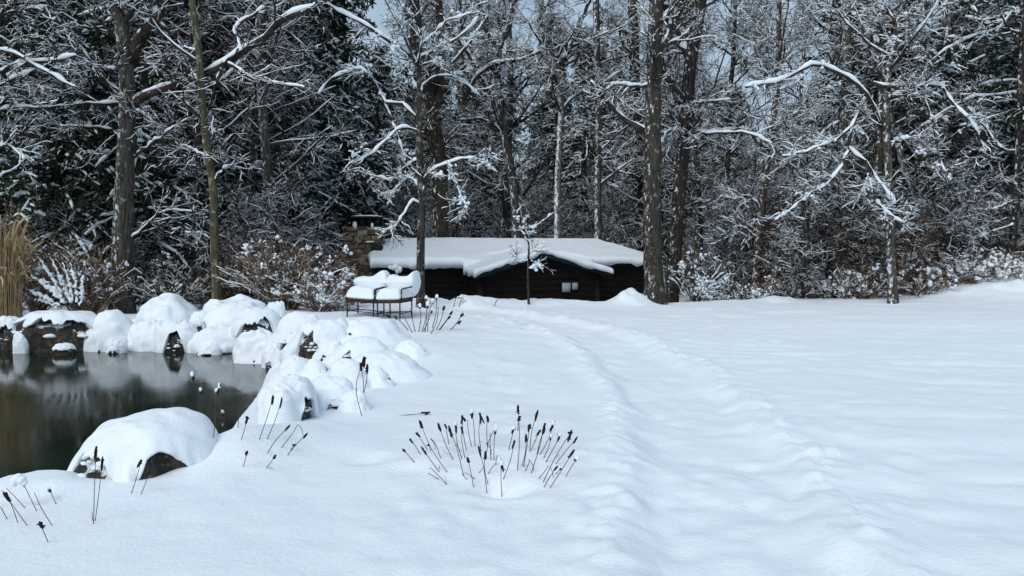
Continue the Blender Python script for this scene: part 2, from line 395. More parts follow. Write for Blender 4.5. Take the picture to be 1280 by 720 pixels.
def gh(x, y):
    x = np.asarray(x, float); y = np.asarray(y, float)
    z = .10 * vnoise(x * .22, y * .22, 3) + .05 * vnoise(x * .6, y * .6, 5)
    fade = 1 - sstep(18, 26, y)
    z = z + fade * (.030 * vnoise(x * 1.6, y * 1.6, 8) + .014 * vnoise(x * 4.3, y * 4.3, 9) + .006 * vnoise(x * 11, y * 11, 10))
    # wind ripples on the right hand lawn
    rp = vnoise(x * .55 + .5 * vnoise(x * .4, y * .4, 21), y * 2.1 + .35 * x + 1.2 * vnoise(x * .5, y * .5, 22), 12)
    z = z + sstep(1.6, 3.2, x) * fade * .026 * np.abs(rp) * 2
    z = z + fade * .028 * sstep(0.05, .35, vnoise(x * .55, y * .55, 31)) * vnoise(x * 8, y * 7, 33)
    z = z + .022 * np.clip(x - 3, 0, 12) * sstep(8, 20, y)
    # trodden path
    pd = path_dist(x, y); wob = .16 * vnoise(x * 1.3, y * 1.3, 41) + .10 * vnoise(x * 3.2, y * 3.2, 42)
    ad = np.abs(pd) + wob; inp = sstep(.58, .34, ad)
    z = z - .062 * inp + inp * (.011 * vnoise(x * 5, y * 5, 43) + .009 * vnoise(x * 12, y * 9, 52))
    rim = np.exp(-((ad - .68) / .15) ** 2); z = z + rim * (.022 + .04 * np.clip(vnoise(x * 2.3, y * 1.6, 44) + .1, 0, 1) + .045 * np.clip(vnoise(x * 6.5, y * 5, 48) + .05, 0, 1) + .05 * vnoise(x * 14, y * 11, 49))
    rough = np.exp(-((pd - 1.15) / .6) ** 2); z = z + rough * .03 * np.clip(vnoise(x * 6, y * 4.5, 45), -.1, .5) + rough * .025 * vnoise(x * 2.3, y * 1.7, 46)
    rough = np.exp(-((pd + 1.0) / .6) ** 2); z = z + rough * .03 * vnoise(x * 3.1, y * 2.2, 47)
    # old half-filled foot prints
    for (fx, fy) in FEET:
        q = ((x - fx) / .11) ** 2 + ((y - fy) / .17) ** 2
        z = z - .013 * np.exp(-q) * (1 + vnoise(x * 7, y * 7, 55)) + .004 * np.exp(-(np.sqrt(q) - 1.6) ** 2 * 3)
    for bx, by, sx, sy, h in BUMPS:
        q = ((x - bx) / sx) ** 2 + ((y - by) / sy) ** 2
        z = z + h * np.exp(-q) * (1 + (.6 * vnoise(x * 4, y * 4, 51) if h > .08 and by > 18 else 0))
    # hollow the cabin stands in, forest floor
    cab = sstep(20.0, 22.2, y) * sstep(-6.5, -4.5, x) * (1 - sstep(4.2, 6, x)) * (1 - sstep(29, 34, y))
    z = z - 1.25 * cab
    z = z - .25 * sstep(20.5, 23, y) * (1 - cab) - .12 * sstep(16, 20, y) * sstep(-3.4, -5.5, x)
    z = z + .055 * np.clip(y - 34, 0, 200) + .35 * sstep(22, 28, y) * fbm(x * .3, y * .3, 61, 3)
    z = z + sstep(60, 160, y) * 5 * vnoise(x * .02, y * .02, 63)
    # pond
    d = poly_sd(x, y, POND)
    wd = 1.7 - .7 * sstep(10, 14, y)
    drop = 1 - sstep(-.05, 1.0, d / wd)
    z = z * (1 - drop) - .50 * drop
    z = z - .6 * sstep(0.05, -.8, d)
    return z
FEET = []
rf = np.random.RandomState(5)
for k in range(26):
    FEET.append((-.6 + .95 * math.sin(k * .21) * .3 + (.14 if k % 2 else -.14) + rf.randn() * .05 + .05 * k * .5, 3.1 + k * .52 + rf.randn() * .05))
for k in range(2, len(PATHC) - 1):
    tx, ty = PATHC[k + 1] - PATHC[k - 1]; L_ = math.hypot(tx, ty); sd_ = .15 if k % 2 else -.15
    FEET.append((PATHC[k][0] + ty / L_ * sd_ + rf.randn() * .05, PATHC[k][1] - tx / L_ * sd_ + rf.randn() * .06))
for k in range(16): FEET.append((2.6 + .12 * k + (.13 if k % 2 else -.13) + rf.randn() * .06, 5.2 + k * .62))
def gz(x, y): return float(gh(np.array([x]), np.array([y]))[0])

def spaced(segs):
    out = []
    for a, b, s in segs: out.append(np.arange(a, b, s))
    out.append(np.array([segs[-1][1]])); return np.concatenate(out)
def geomsp(a, b, n): return np.geomspace(a, b, n)
gx = np.concatenate([-geomsp(11, 600, 40)[::-1], spaced([(-10.9, -5.5, .09), (-5.5, 4.6, .042), (4.6, 14.9, .09)]), geomsp(15.1, 600, 40)])
gy = np.concatenate([np.arange(-8, 1.5, .6), spaced([(1.5, 8, .036), (8, 14, .055), (14, 23, .10), (23, 36, .35)]), geomsp(37, 900, 50)])
GX, GY = np.meshgrid(gx, gy); GZ = gh(GX, GY)
nx, ny = len(gx), len(gy)
ii = (np.arange(ny - 1)[:, None] * nx + np.arange(nx - 1)[None]).ravel()
ground = link('ground', mesh_np('ground', np.stack([GX, GY, GZ], -1), np.stack([ii, ii + 1, ii + nx + 1, ii + nx], -1)), M['ground'])
tag(ground, 'snow covered ground with a trodden path', kind='structure')
g = Geo(); px0, py0, px1, py1 = -15.5, 5.8, -2.6, 16.2
g.add([(px0, py0, WATER_Z), (px1, py0, WATER_Z), (px1, py1, WATER_Z), (px0, py1, WATER_Z)], [[0, 1, 2, 3]])
water = g.build('water', M['water']); tag(water, 'dark still pond water', kind='structure')

def ground_at(px, py, y0=3.0, y1=40.0):
    """where the photo ray meets the snow"""
    Ys = np.linspace(y0, y1, 1500); pts = np.array([P(px, py, Y) for Y in (y0, y1)])
    X = pts[0, 0] + (pts[1, 0] - pts[0, 0]) * (Ys - y0) / (y1 - y0); Z = pts[0, 2] + (pts[1, 2] - pts[0, 2]) * (Ys - y0) / (y1 - y0)
    h = gh(X, Ys); k = np.argmax(Z < h)
    if not (Z < h).any(): k = len(Ys) - 1
    return np.array([X[k], Ys[k], h[k]])

# ------------------------------------------------------------------ cabin
CA = math.radians(12); CU = np.array([math.cos(CA), math.sin(CA), 0]); CV = np.array([-math.sin(CA), math.cos(CA), 0]); CO = np.array([-3.78, 23.0, 0])
def cab(u, v, z): return CO + np.multiply.outer(u, CU) + np.multiply.outer(v, CV) + np.multiply.outer(z, np.array([0, 0, 1.]))
cabin = thing('cabin', 'low dark brown timber cabin with a thick snow roof', 'cabin', CO + np.array([0, 0, -1.3]))
CL, CD = 8.25, 5.7; EZ, RZ = .79, 1.32; GU, GW, GP = 4.34, 1.82, 1.85; GPZ, GEZ = 1.17, .60
def boxg(g, u0, u1, v0, v1, z0, z1):
    c = [(u0, v0, z0), (u1, v0, z0), (u1, v1, z0), (u0, v1, z0), (u0, v0, z1), (u1, v0, z1), (u1, v1, z1), (u0, v1, z1)]
    V = np.array([cab(*p) for p in c]); g.add(V, [[0, 3, 2, 1], [4, 5, 6, 7], [0, 1, 5, 4], [1, 2, 6, 5], [2, 3, 7, 6], [3, 0, 4, 7]])
def roof_main(u, v): return EZ + (RZ - EZ) * np.minimum.reduce([v / (CD / 2), (CD - v) / (CD / 2), u / .45 + .25, (CL - u) / 1.0])
def roof_gab(u): return GPZ - (GPZ - GEZ) * np.abs(u - GU) / GW
# walls: boards are real, slightly proud courses
def board_wall(g, a, b, z0, ztop, out, course=.17):
    """horizontal boards between local points a and b; ztop(t) gives the roof line"""
    a = np.array(a, float); b = np.array(b, float); L = np.linalg.norm(b - a); n = max(2, int(L / .12))
    t = np.linspace(0, 1, n); z = z0
    zt = np.array([ztop(x) for x in t])
    while z < zt.max():
        hi = np.minimum(z + course, zt); lo = np.minimum(z, zt)
        for zz, off in ((lo, .028), (hi, .004)): pass
        pl = a[None] + (b - a)[None] * t[:, None]
        V = np.concatenate([cab_pts(pl + np.array(out) * .016, lo), cab_pts(pl + np.array(out) * .004, hi), cab_pts(pl - np.array(out) * .02, lo)])
        i = np.arange(n - 1)
        g.add(V, np.concatenate([np.stack([i, i + 1, i + 1 + n, i + n], -1), np.stack([i + 2 * n, i + 2 * n + 1, i + 1, i], -1)]))
        z += course
def cab_pts(uv, z): return CO + uv[:, 0:1] * CU + uv[:, 1:2] * CV + np.stack([0 * z, 0 * z, z], -1)
WZ = -1.45
gw = Geo()
board_wall(gw, (.25, .35), (2.75, .35), WZ, lambda t: EZ + .06, (0, -1)); board_wall(gw, (5.75, .35), (CL - .25, .35), WZ, lambda t: EZ + .06, (0, -1))
board_wall(gw, (CL - .25, .35), (CL - .25, CD - .35), WZ, lambda t: EZ + .06, (1, 0)); board_wall(gw, (.25, CD - .35), (.25, .35), WZ, lambda t: EZ + .06 + .3 * (1 - abs(2 * t - 1)), (-1, 0))
boxg(gw, .30, CL - .30, .40, CD - .40, WZ, EZ + .04)
wall = part(gw, 'wall', M['boards'], cabin, False)
gf = Geo(); g0, g1 = GU - 1.62, GU + 1.55
board_wall(gf, (g0, -GP + .35), (g1, -GP + .35), WZ, lambda t: float(roof_gab(g0 + (g1 - g0) * t)) - .03, (0, -1))
board_wall(gf, (g1, -GP + .35), (g1, .35), WZ, lambda t: GEZ + .02, (1, 0)); board_wall(gf, (g0, .35), (g0, -GP + .35), WZ, lambda t: GEZ + .02, (-1, 0))
gable_wall = part(gf, 'gable_wall', M['boards'], cabin, False)
for (u0, u1) in ((g0 - .06, g0 + .08), (g1 - .08, g1 + .06)):
    gp = Geo(); boxg(gp, u0, u1, -GP + .29, -GP + .42, WZ, GEZ - .01); part(gp, 'corner_post', M['boards'], cabin, False)
# roof slabs (solid) with fascia boards
def slab(g, quad, th):
    q = np.array([cab(*p) for p in quad]); V = np.concatenate([q, q - np.array([0, 0, th])]); n = len(q)
    if n == 4: g.add(V, [[0, 1, 2, 3], [7, 6, 5, 4]] + [[i, i + 4, (i + 1) % 4 + 4, (i + 1) % 4] for i in range(4)])
    else: g.add(V, [[i, i + 3, (i + 1) % 3 + 3, (i + 1) % 3] for i in range(3)], [[0, 1, 2], [5, 4, 3]])
gr = Geo(); hl, hr = .35, 1.0
slab(gr, [(0, 0, EZ), (CL, 0, EZ), (CL - hr, CD / 2, RZ), (hl, CD / 2, RZ)], .07)
slab(gr, [(hl, CD / 2, RZ), (CL - hr, CD / 2, RZ), (CL, CD, EZ), (0, CD, EZ)], .07)
slab(gr, [(CL, 0, EZ - .003), (CL, CD, EZ - .003), (CL - hr, CD / 2, RZ - .003)], .06)
slab(gr, [(0, CD, EZ - .003), (0, 0, EZ - .003), (hl, CD / 2, RZ - .003)], .06)
roof = part(gr, 'roof', M['fascia'], cabin, False)
gg = Geo()
slab(gg, [(GU - GW, -GP, GEZ), (GU, -GP, GPZ), (GU, 2.0, GPZ), (GU - GW, 1.0, GEZ)], .10)
slab(gg, [(GU, -GP, GPZ), (GU + GW, -GP, GEZ), (GU + GW, 1.0, GEZ), (GU, 2.0, GPZ)], .10)
gable_roof = part(gg, 'gable_roof', M['fascia'], cabin, False)
for s in (-1, 1):
    gb = Geo(); slab(gb, [(GU, -GP - .03, GPZ + .03), (GU + s * (GW + .02), -GP - .03, GEZ + .03), (GU + s * (GW + .02), -GP - .002, GEZ + .03), (GU, -GP - .002, GPZ + .03)][::s], .17)
    part(gb, 'barge_board', M['fascia'], cabin, False)
# snow blanket over both roofs: one heightfield
us = np.arange(-.10, CL + .101, .045); vs = np.arange(-GP - .10, CD + .1, .045)
UU, VV = np.meshgrid(us, vs)
dm = np.minimum.reduce([UU + .08, CL + .08 - UU, VV + .08, CD + .08 - VV])
dg = np.minimum.reduce([UU - (GU - GW) + .07, (GU + GW) + .07 - UU, VV + GP + .07, 1.6 - VV])
wv = .035 * fbm(UU * 2.5, VV * 2.5, 71, 3)
dd = np.maximum(dm, dg) + wv
hm = np.where(dm > -.03, roof_main(np.clip(UU, 0, CL), np.clip(VV, 0, CD)), -9); hm = np.maximum(hm, -9)
hg = np.where(dg > -.03, roof_gab(np.clip(UU, GU - GW, GU + GW)), -9)
kk = .04; hh = np.maximum(hm, hg) + np.maximum(kk - np.abs(hm - hg), 0) ** 2 / kk / 4
T_ = np.where(dg > dm, .14, .19) + .05 * fbm(UU * .8, VV * .8, 73, 3) + .012 * fbm(UU * 5, VV * 5, 74, 2)
thick = T_ * np.sqrt(np.clip(1 - (1 - np.clip(dd / .085, 0, 1)) ** 2, 0, 1))
top = hh + thick + .004
keep = dd > -.005
bot = hh - .05 * np.exp(-(dd / .07) ** 2) * (1 + 2.5 * fbm(UU * 3.3, VV * 3.3, 75, 2))
nu, nv = len(us), len(vs); idx = np.arange(nu * nv).reshape(nv, nu)
cell = keep[:-1, :-1] & keep[1:, :-1] & keep[:-1, 1:] & keep[1:, 1:]
q = np.stack([idx[:-1, :-1], idx[:-1, 1:], idx[1:, 1:], idx[1:, :-1]], -1)[cell]
pt = CO + UU.ravel()[:, None] * CU + VV.ravel()[:, None] * CV
Vt = pt + np.stack([0 * top.ravel(), 0 * top.ravel(), top.ravel()], -1); Vb = pt + np.stack([0 * top.ravel(), 0 * top.ravel(), np.minimum(bot.ravel(), top.ravel() - .002)], -1)
# skirt along open edges
ed = {}
for f in q:
    for a, b in zip(f, np.roll(f, -1)): ed[(int(a), int(b))] = 1
sk = [(a, b) for (a, b) in ed if (b, a) not in ed]
n0 = nu * nv; gs = Geo(); gs.add(np.concatenate([Vt, Vb]), np.concatenate([q, q[:, ::-1] + n0, np.array([[b, a, a + n0, b + n0] for a, b in sk])]))
rsn = part(gs, 'roof_snow', M['snow'], cabin); rsn.parent = roof; rsn.location = (0, 0, 0)
# drooping lobe of snow at the left eave
gl = Geo(); c = cab(.62, -.03, EZ - .06); blobs(gl, np.array([c, c + CU * .13 + np.array([0, 0, -.05]), c + CU * .05 + np.array([0, 0, -.09]), c - CU * .12]), np.array([[.12, .07, .10], [.08, .06, .1], [.06, .05, .1], [.1, .06, .06]]), 2)
o = part(gl, 'hanging_snow', M['snow'], cabin); o.parent = roof; o.location = (0, 0, 0)
for (x0, x1, y0, y1, nm) in ((702, 713, 353, 365, 'notice_board'), (714.5, 722, 353, 362, 'notice_board')):
    # on the gable wall
    def onwall(px, py):
        d = P(px, py, 20.) - EYE; nn = CV; pl = cab(0, -GP + .31, 0); t = np.dot(pl - EYE, nn) / np.dot(d, nn); return EYE + d * t
    a, b = onwall(x0, y1), onwall(x1, y0)
    ua, ub = np.dot(a - CO, CU), np.dot(b - CO, CU); gn = Geo(); boxg(gn, ua, ub, -GP + .28, -GP + .318, a[2], b[2])
    on = part(gn, nm, M['paper'], cabin, False)
    gfm = Geo()
    for (p, q_, r_, s_) in ((ua - .025, ub + .025, b[2], b[2] + .025), (ua - .025, ub + .025, a[2] - .025, a[2]), (ua - .025, ua, a[2], b[2]), (ub, ub + .025, a[2], b[2])): boxg(gfm, p, q_, -GP + .27, -GP + .316, r_, s_)
    sub(gfm, 'frame', M['boards'], on, False)
# chimney of field stones
def on_plane(px, py, Y): return P(px, py, Y)
CHY = 25.0
cx = P(455.5, 300, CHY)[0]; chw = 42 / F * CHY; ztop = P(455, 284, CHY)[2]
gm = Geo(); gst = Geo(); stv = []
def wbox(g, x0, x1, y0, y1, z0, z1, jit=0, r=rs):
    V = np.array([(x0, y0, z0), (x1, y0, z0), (x1, y1, z0), (x0, y1, z0), (x0, y0, z1), (x1, y0, z1), (x1, y1, z1), (x0, y1, z1)], float)
    if jit: V += (r.rand(8, 3) - .5) * jit
    g.add(V, [[0, 3, 2, 1], [4, 5, 6, 7], [0, 1, 5, 4], [1, 2, 6, 5], [2, 3, 7, 6], [3, 0, 4, 7]]); return V
wbox(gm, cx - chw / 2, cx + chw / 2, CHY - .42, CHY + .42, -1.5, ztop)
z = -1.5; rst = np.random.RandomState(11)
while z < ztop - .03:
    hgt = min(rst.uniform(.07, .19), ztop - z + .02); wid = chw / 2 * (1.03 + .10 * sstep(.6, -.9, z))
    for side in range(3):
        a = -wid if side == 0 else -.43
        end = wid if side == 0 else .43
        while a < end - .05:
            l = min(rst.uniform(.09, .30), end - a); e = rst.uniform(.02, .06)
            if side == 0: args = (cx + a + .012, cx + a + l - .012, CHY - .42 - e, CHY - .36)
            else:
                s = -1 if side == 1 else 1; xx = cx + s * wid; args = (min(xx, xx - s * .1) - (e if s < 0 else 0), max(xx, xx - s * .1) + (e if s > 0 else 0), CHY + a + .012, CHY + a + l - .012)
            wbox(gst, *args, z + .012 + rst.uniform(-.03, .03), z + hgt - .012 + rst.uniform(-.03, .03), .06, rst); stv.append(rst.rand()); a += l
    z += hgt
chim = part(gm, 'chimney', M['mortar'], cabin, False)
st = part(gst, 'stone_facing', M['stone'], cabin, False); st.parent = chim; st.location = (0, 0, 0)
bv = st.modifiers.new('b', 'BEVEL'); bv.width = .035; bv.segments = 3
at = st.data.attributes.new('stone', 'FLOAT', 'POINT'); at.data.foreach_set('value', np.repeat(np.array(stv, np.float32), 8))
gc = Geo(); zc = ztop
for xx in np.linspace(cx - chw * .43, cx + chw * .43, 5):
    for yy in (CHY - .40, CHY + .36): wbox(gc, xx - .045, xx + .045, yy, yy + .06, zc, zc + .25)
wbox(gc, cx - chw * .36, cx + chw * .36, CHY - .25, CHY + .3, zc - .01, zc + .24)
wbox(gc, cx - chw * .47, cx + chw * .47, CHY - .46, CHY + .46, zc + .25, zc + .31)
o = part(gc, 'chimney_cap', M['capmetal'], cabin, False); o.parent = chim; o.location = (0, 0, 0)
gc = Geo(); blobs(gc, np.array([(cx - .2, CHY - .43, zc + .05), (cx + .30, CHY - .42, zc + .04), (cx + .25, CHY - .46, ztop - .42), (cx - .28, CHY - .47, ztop - 1.3), (cx, CHY, zc + .32), (cx + .2, CHY - .1, zc + .32)]), np.array([[.07, .05, .11], [.04, .04, .09], [.17, .05, .03], [.05, .04, .05], [.35, .4, .035], [.3, .35, .03]]), 2)
o = part(gc, 'snow_patch', M['snow'], cabin); o.parent = chim; o.location = (0, 0, 0)
a = P(465.5, 320, 24.3); b = P(478, 307, 24.3)
gt = Geo(); wbox(gt, a[0], b[0], 24.1, 24.45, a[2], b[2]); part(gt, 'gable_vent', M['fascia'], cabin, False)

# ------------------------------------------------------------------ boulders with snow caps
def boulder(name, label, x0, x1, ytop, ybot, Y, holes=(), depth=None, seed=1, skew=0.0, flat=.62, ragged=.04, lumps=.22, flare_=.16):
    """pixel box of the snowy hump at distance Y; holes = (azimuth, half width, share of height): where the hem of the cap is lifted off the rock"""
    r = np.random.RandomState(seed)
    if Y is None:
        Yf = ground_at((x0 + x1) / 2, ybot)[1]; W = (x1 - x0) * Yf / F; Y = Yf + (depth or W * .8) * .42
    W = (x1 - x0) * Y / F; D = depth or W * .8
    zb = P(x0, ybot, Y - D * .42)[2]; zb = max(zb, gz(P((x0 + x1) / 2, 0, Y)[0], Y - D * .45) - .03) if zb > WATER_Z + .12 else zb; zt = P(x0, ytop, Y)[2]; H = zt - zb
    c = np.array([(P(x0, 0, Y)[0] + P(x1, 0, Y)[0]) / 2, Y, zb])
    root = thing(name, label, 'boulder', c, 'snow capped boulders round the pond')
    na, ntt = 120, 30; A = np.linspace(0, 2 * np.pi, na, endpoint=False); s1 = r.randint(1000)
    lift = np.full(na, -.28); mx = np.zeros(na)
    for az, sp, hh_ in holes:
        dA = (np.degrees(A) - az + 180) % 360 - 180
        mx = np.maximum(mx, hh_ * 1.35 * sstep(sp * 1.3, sp * .45, np.abs(dA + 10 * vnoise(A * 4, A * 0 + az, s1))))
    mx = np.minimum(mx * (1 + .5 * vnoise(np.cos(A) * 4 + s1, np.sin(A) * 4, s1) + .22 * vnoise(A * 14, A * 0, s1 + 2) + .16 * vnoise(A * 31, A * 0, s1 + 3)), .82)
    lift = np.where(mx > .03, mx, -.28 + 0 * A)
    lift = lift + ragged * vnoise(A * 16, A * 0, s1 + 1) * 2
    lift = np.convolve(np.concatenate([lift[-1:], lift, lift[:1]]), np.array([.2, .6, .2]), 'valid')
    t = np.concatenate([np.linspace(0, 1, ntt) ** .9, [1.0, 1.0]]); m = len(t)
    tm = np.where(lift > 0, np.arccos(np.clip(lift, 0, .95) ** (1 / flat)) / (np.pi / 2), 1.0)
    th = t[:, None] * tm[None] * np.pi / 2
    rr = np.sin(th) ** .8; zz = np.cos(th) ** flat
    X = W / 2 * rr * np.cos(A)[None]; Yv = D / 2 * rr * np.sin(A)[None]
    Z = H * zz + np.minimum(lift, 0)[None] * H * (t[:, None] ** 8)
    open_ = np.clip(lift / .2, 0, 1)[None] * sstep(.72, .97, t)[:, None]
    f_ = 2.2 / W
    n1 = vnoise(X * f_ + s1, Yv * f_ + Z * f_ * .8, s1) + .5 * vnoise(X * f_ * 2.1 + s1, Yv * f_ * 2.1 - Z * f_ * 1.7, s1 + 4)
    n2 = vnoise(X * f_ * 4.5 + s1, (Yv + Z) * f_ * 4.5, s1 + 6)
    dr = W * lumps * (.42 * n1 + .10 * n2) + W * .035 * open_ * (1 + vnoise(A * 9, A * 0, s1 + 8))[None]
    wr = np.sin(np.clip(th, 0, np.pi / 2)) ** 1.2
    X = X + dr * np.cos(A)[None] * wr; Yv = Yv + dr * np.sin(A)[None] * wr * D / W
    flare = (1 + flare_ * sstep(.72, 1.0, t)[:, None] * (1 - np.clip(lift / .05, 0, 1))[None]) if zb > WATER_Z + .12 else 1.0
    X = X * flare; Yv = Yv * flare
    Z = Z * (1 + skew * X / W) + H * lumps * (1.3 * vnoise(X * f_ + 7 + s1, Yv * f_, s1 + 5) + .5 * n2) * np.cos(th) ** .8 - .05 * H * open_
    zn = min(1.0, H / max(Z.max(), .01)); Z = np.where(Z > 0, Z * H / max(Z.max(), .01), Z)
    # hem rolled under
    X[-2] *= .95; Yv[-2] *= .95; X[-1] *= .7; Yv[-1] *= .7; Z[-2] -= .012; Z[-1] += .05
    V = np.stack([c[0] + X, c[1] + Yv, c[2] + Z], -1)
    i = np.arange(m - 1)[:, None] * na; j = np.arange(na)[None]; j2 = (j + 1) % na
    Q = np.stack([i + j, i + na + j, i + na + j2, i + j2], -1).reshape(-1, 4)
    gr = Geo(); V0, T0 = ico(5); cut = V0.copy()
    for k in range(13):
        nn = nrm(r.randn(3)); d_ = r.uniform(.60, .86); ex = np.maximum(cut @ nn - d_, 0); cut -= ex[:, None] * nn[None] * .9
    cut *= (1 + .10 * vnoise(V0[:, 0] * 9 + s1, V0[:, 1] * 9 + V0[:, 2] * 8, s1) + .16 * fbm(V0[:, 0] * 3 + s1, V0[:, 1] * 3 + V0[:, 2] * 2.3, s1, 4))[:, None]
    cf = np.clip(np.linalg.norm(cut, axis=1), .80, 1.02); rA = np.arctan2(V0[:, 1], V0[:, 0]); rth = np.arccos(np.clip(V0[:, 2], 0, 1)); cf = np.where(rth < 1.0, np.minimum(cf, .93), cf)
    rX = W / 2 * np.sin(rth) ** .8 * np.cos(rA); rY = D / 2 * np.sin(rth) ** .8 * np.sin(rA); rZ = H * np.cos(rth) ** flat
    q1 = vnoise(rX * f_ + s1, rY * f_ + rZ * f_ * .8, s1) + .5 * vnoise(rX * f_ * 2.1 + s1, rY * f_ * 2.1 - rZ * f_ * 1.7, s1 + 4); qd = W * lumps * .42 * q1 * np.sin(rth) ** 1.2
    rX = (rX + qd * np.cos(rA)) * cf * .99; rY = (rY + qd * np.sin(rA) * D / W) * cf * .99; rZ = rZ * .88 * cf * (1 + skew * rX / W) * zn + np.minimum(V0[:, 2], 0) * H * .6
    R = np.stack([c[0] + rX, c[1] + rY, c[2] + rZ], -1)
    gr.add(R, None, T0); part(gr, 'rock', M['rock'], root)
    gc = Geo(); gc.add(V.reshape(-1, 3), Q); cap_ = part(gc, 'snow_cap', M['snow'], root)
    if holes:                                      # dabs of snow clinging to the bare face
        gd = Geo(); az = math.radians(holes[0][0]); q = []
        for k in range(7):
            a_ = az + math.radians(r.uniform(-1, 1) * holes[0][1] * .8); n_ = np.argmin(np.abs((V0[:, 0] - math.cos(a_)) ** 2 + (V0[:, 1] - math.sin(a_)) ** 2 + (V0[:, 2] - r.uniform(.05, .4)) ** 2)); q.append(R[n_])
        z_ = W * (.015 + .03 * r.rand(7, 1)); blobs(gd, np.array(q), z_ * np.array([[1.8, 1.0, .6]]), 2, r, .2); part(gd, 'snow_dab', M['snow'], root)
    return root
# far shore, left to right
boulder('boulder', 'dark boulder cut by the left frame edge beyond the pond', -24, 17, 394, 440, 15.3, [(-85, 95, .5)], seed=2)
boulder('boulder', 'long black waterside boulder under a flat snow slab', 8, 116, 387, 441, 15.2, [(-85, 100, .58)], seed=3, flat=.35, depth=1.1, skew=.12, ragged=.09, lumps=.16)
boulder('boulder', 'small white snow lump squeezed left of the long black boulder', 0, 22, 414, 442, 14.8, seed=33)
boulder('boulder', 'tiny snow topped stone poking from water by the long black boulder', 52, 78, 429, 441, 14.6, [(-90, 120, .3)], seed=4)
boulder('boulder', 'white cone shaped mound sloping down to the far water edge', 88, 166, 387, 443, 15.3, [(-70, 12, .12), (-95, 8, .10), (-50, 9, .13)], seed=5, flat=1.15, ragged=.10, lumps=.25)
boulder('boulder', 'tall rounded snow mound in front of the big forked trunk', 160, 246, 366, 430, 16.3, [(-75, 9, .35)], seed=6, flat=.7, depth=1.4, lumps=.28)
boulder('boulder', 'snow mound with a small black cleft above the water', 146, 210, 398, 443, 15.3, [(-52, 13, .36), (-95, 10, .10)], seed=7, flat=.9, ragged=.08, lumps=.3)
boulder('boulder', 'dark rounded rock face under snow at the middle of the far shore', 180, 240, 399, 443, 15.1, [(-78, 24, .62)], seed=8, flat=.7, lumps=.25)
boulder('boulder', 'domed snow boulder with a thin dark slit beneath its rim', 244, 324, 369, 416, 16.2, [(-72, 26, .26), (-130, 8, .3)], seed=9, flat=.6, depth=1.3, lumps=.25)
boulder('boulder', 'low white mound spilling over the far water edge', 222, 312, 406, 445, 15.1, [(-60, 14, .12), (-110, 12, .10)], seed=10, flat=.8, ragged=.10, lumps=.3)
boulder('boulder', 'overhanging snow boulder with a wide black hollow', 278, 346, 384, 424, 15.1, [(-72, 48, .50)], seed=12, skew=-.1, lumps=.2)
boulder('boulder', 'ice fringed snow mound at the corner of the pond', 280, 356, 410, 464, 13.9, [(-62, 22, .30), (-110, 25, .10)], seed=13, flat=.95, ragged=.14, lumps=.3)
boulder('boulder', 'low ice edged lump at the water under the white cone shaped mound', 118, 146, 424, 443, 14.8, [(-85, 30, .2)], seed=70, flat=.7, lumps=.3, ragged=.1)
boulder('boulder', 'low ice edged lump at the water right of the dark rounded rock face', 236, 268, 428, 446, 14.6, [(-85, 30, .2)], seed=71, flat=.7, lumps=.3, ragged=.1)
boulder('boulder', 'small cap of snow between the two tallest far mounds', 226, 254, 388, 412, 15.8, [(-85, 30, .2)], seed=72, flat=.7, lumps=.3, ragged=.1)
boulder('boulder', 'small snow knob behind the overhanging boulder', 326, 352, 376, 396, 15.8, [(-85, 30, .2)], seed=73, flat=.7, lumps=.3, ragged=.1)
# right shore towards the viewer
boulder('boulder', 'smooth round snow hump beside the ice fringed mound', 336, 400, 389, 438, None, [(-115, 9, .25)], seed=14, flat=.68, lumps=.15, flare_=.38)
boulder('boulder', 'snow boulder showing a brown upright face', 362, 436, 397, 448, None, [(-112, 20, .62)], seed=15, flat=.68, lumps=.2, flare_=.38)
boulder('boulder', 'long low snow hump behind the brown faced boulder', 400, 505, 396, 432, None, seed=34, flat=.75, lumps=.25, flare_=.38)
boulder('boulder', 'snow hump with a small round dark hole at its foot', 412, 482, 420, 454, None, [(-112, 15, .45)], seed=16, flat=.72, lumps=.2, flare_=.38)
boulder('boulder', 'smooth snow hump near the tall dry seed stalk', 404, 452, 448, 488, None, seed=17, flat=.68, lumps=.15, flare_=.38)
boulder('boulder', 'low mound under the small round dark hole', 428, 520, 438, 476, None, seed=35, flat=.75, lumps=.2, flare_=.38)
boulder('boulder', 'wide snow mound between pond and path with a narrow dark crack', 318, 388, 468, 528, None, [(-22, 16, .5)], seed=18, flat=.75, depth=.9, lumps=.24, flare_=.05)
boulder('boulder', 'sloping snow mound beside the ice fringed corner of the pond', 338, 386, 444, 482, None, [(-40, 12, .3)], seed=36, flat=.7, lumps=.25, flare_=.38)
boulder('boulder', 'half buried snow hump beside the narrow dark crack', 378, 438, 470, 512, None, [(-75, 14, .2)], seed=19, flat=.75, lumps=.2, flare_=.38)
boulder('boulder', 'tiny snow lump below the brown faced boulder', 388, 424, 424, 450, None, [(-100, 16, .3)], seed=50, flat=.8, lumps=.28, flare_=.38)
boulder('boulder', 'little snow lump on the slope beside the clustered seed ball stalk', 446, 486, 458, 484, None, (), seed=51, flat=.8, lumps=.28, flare_=.38)
boulder('boulder', 'little snow lump wedged above the half buried hump', 372, 404, 448, 474, None, (), seed=52, flat=.8, lumps=.28, flare_=.38)
boulder('boulder', 'little snow lump under the smooth round hump', 352, 382, 424, 452, None, [(-100, 16, .3)], seed=53, flat=.8, lumps=.28, flare_=.38)
boulder('boulder', 'little snow lump below the smooth hump near the tall stalk', 420, 452, 488, 514, None, (), seed=54, flat=.8, lumps=.28, flare_=.38)
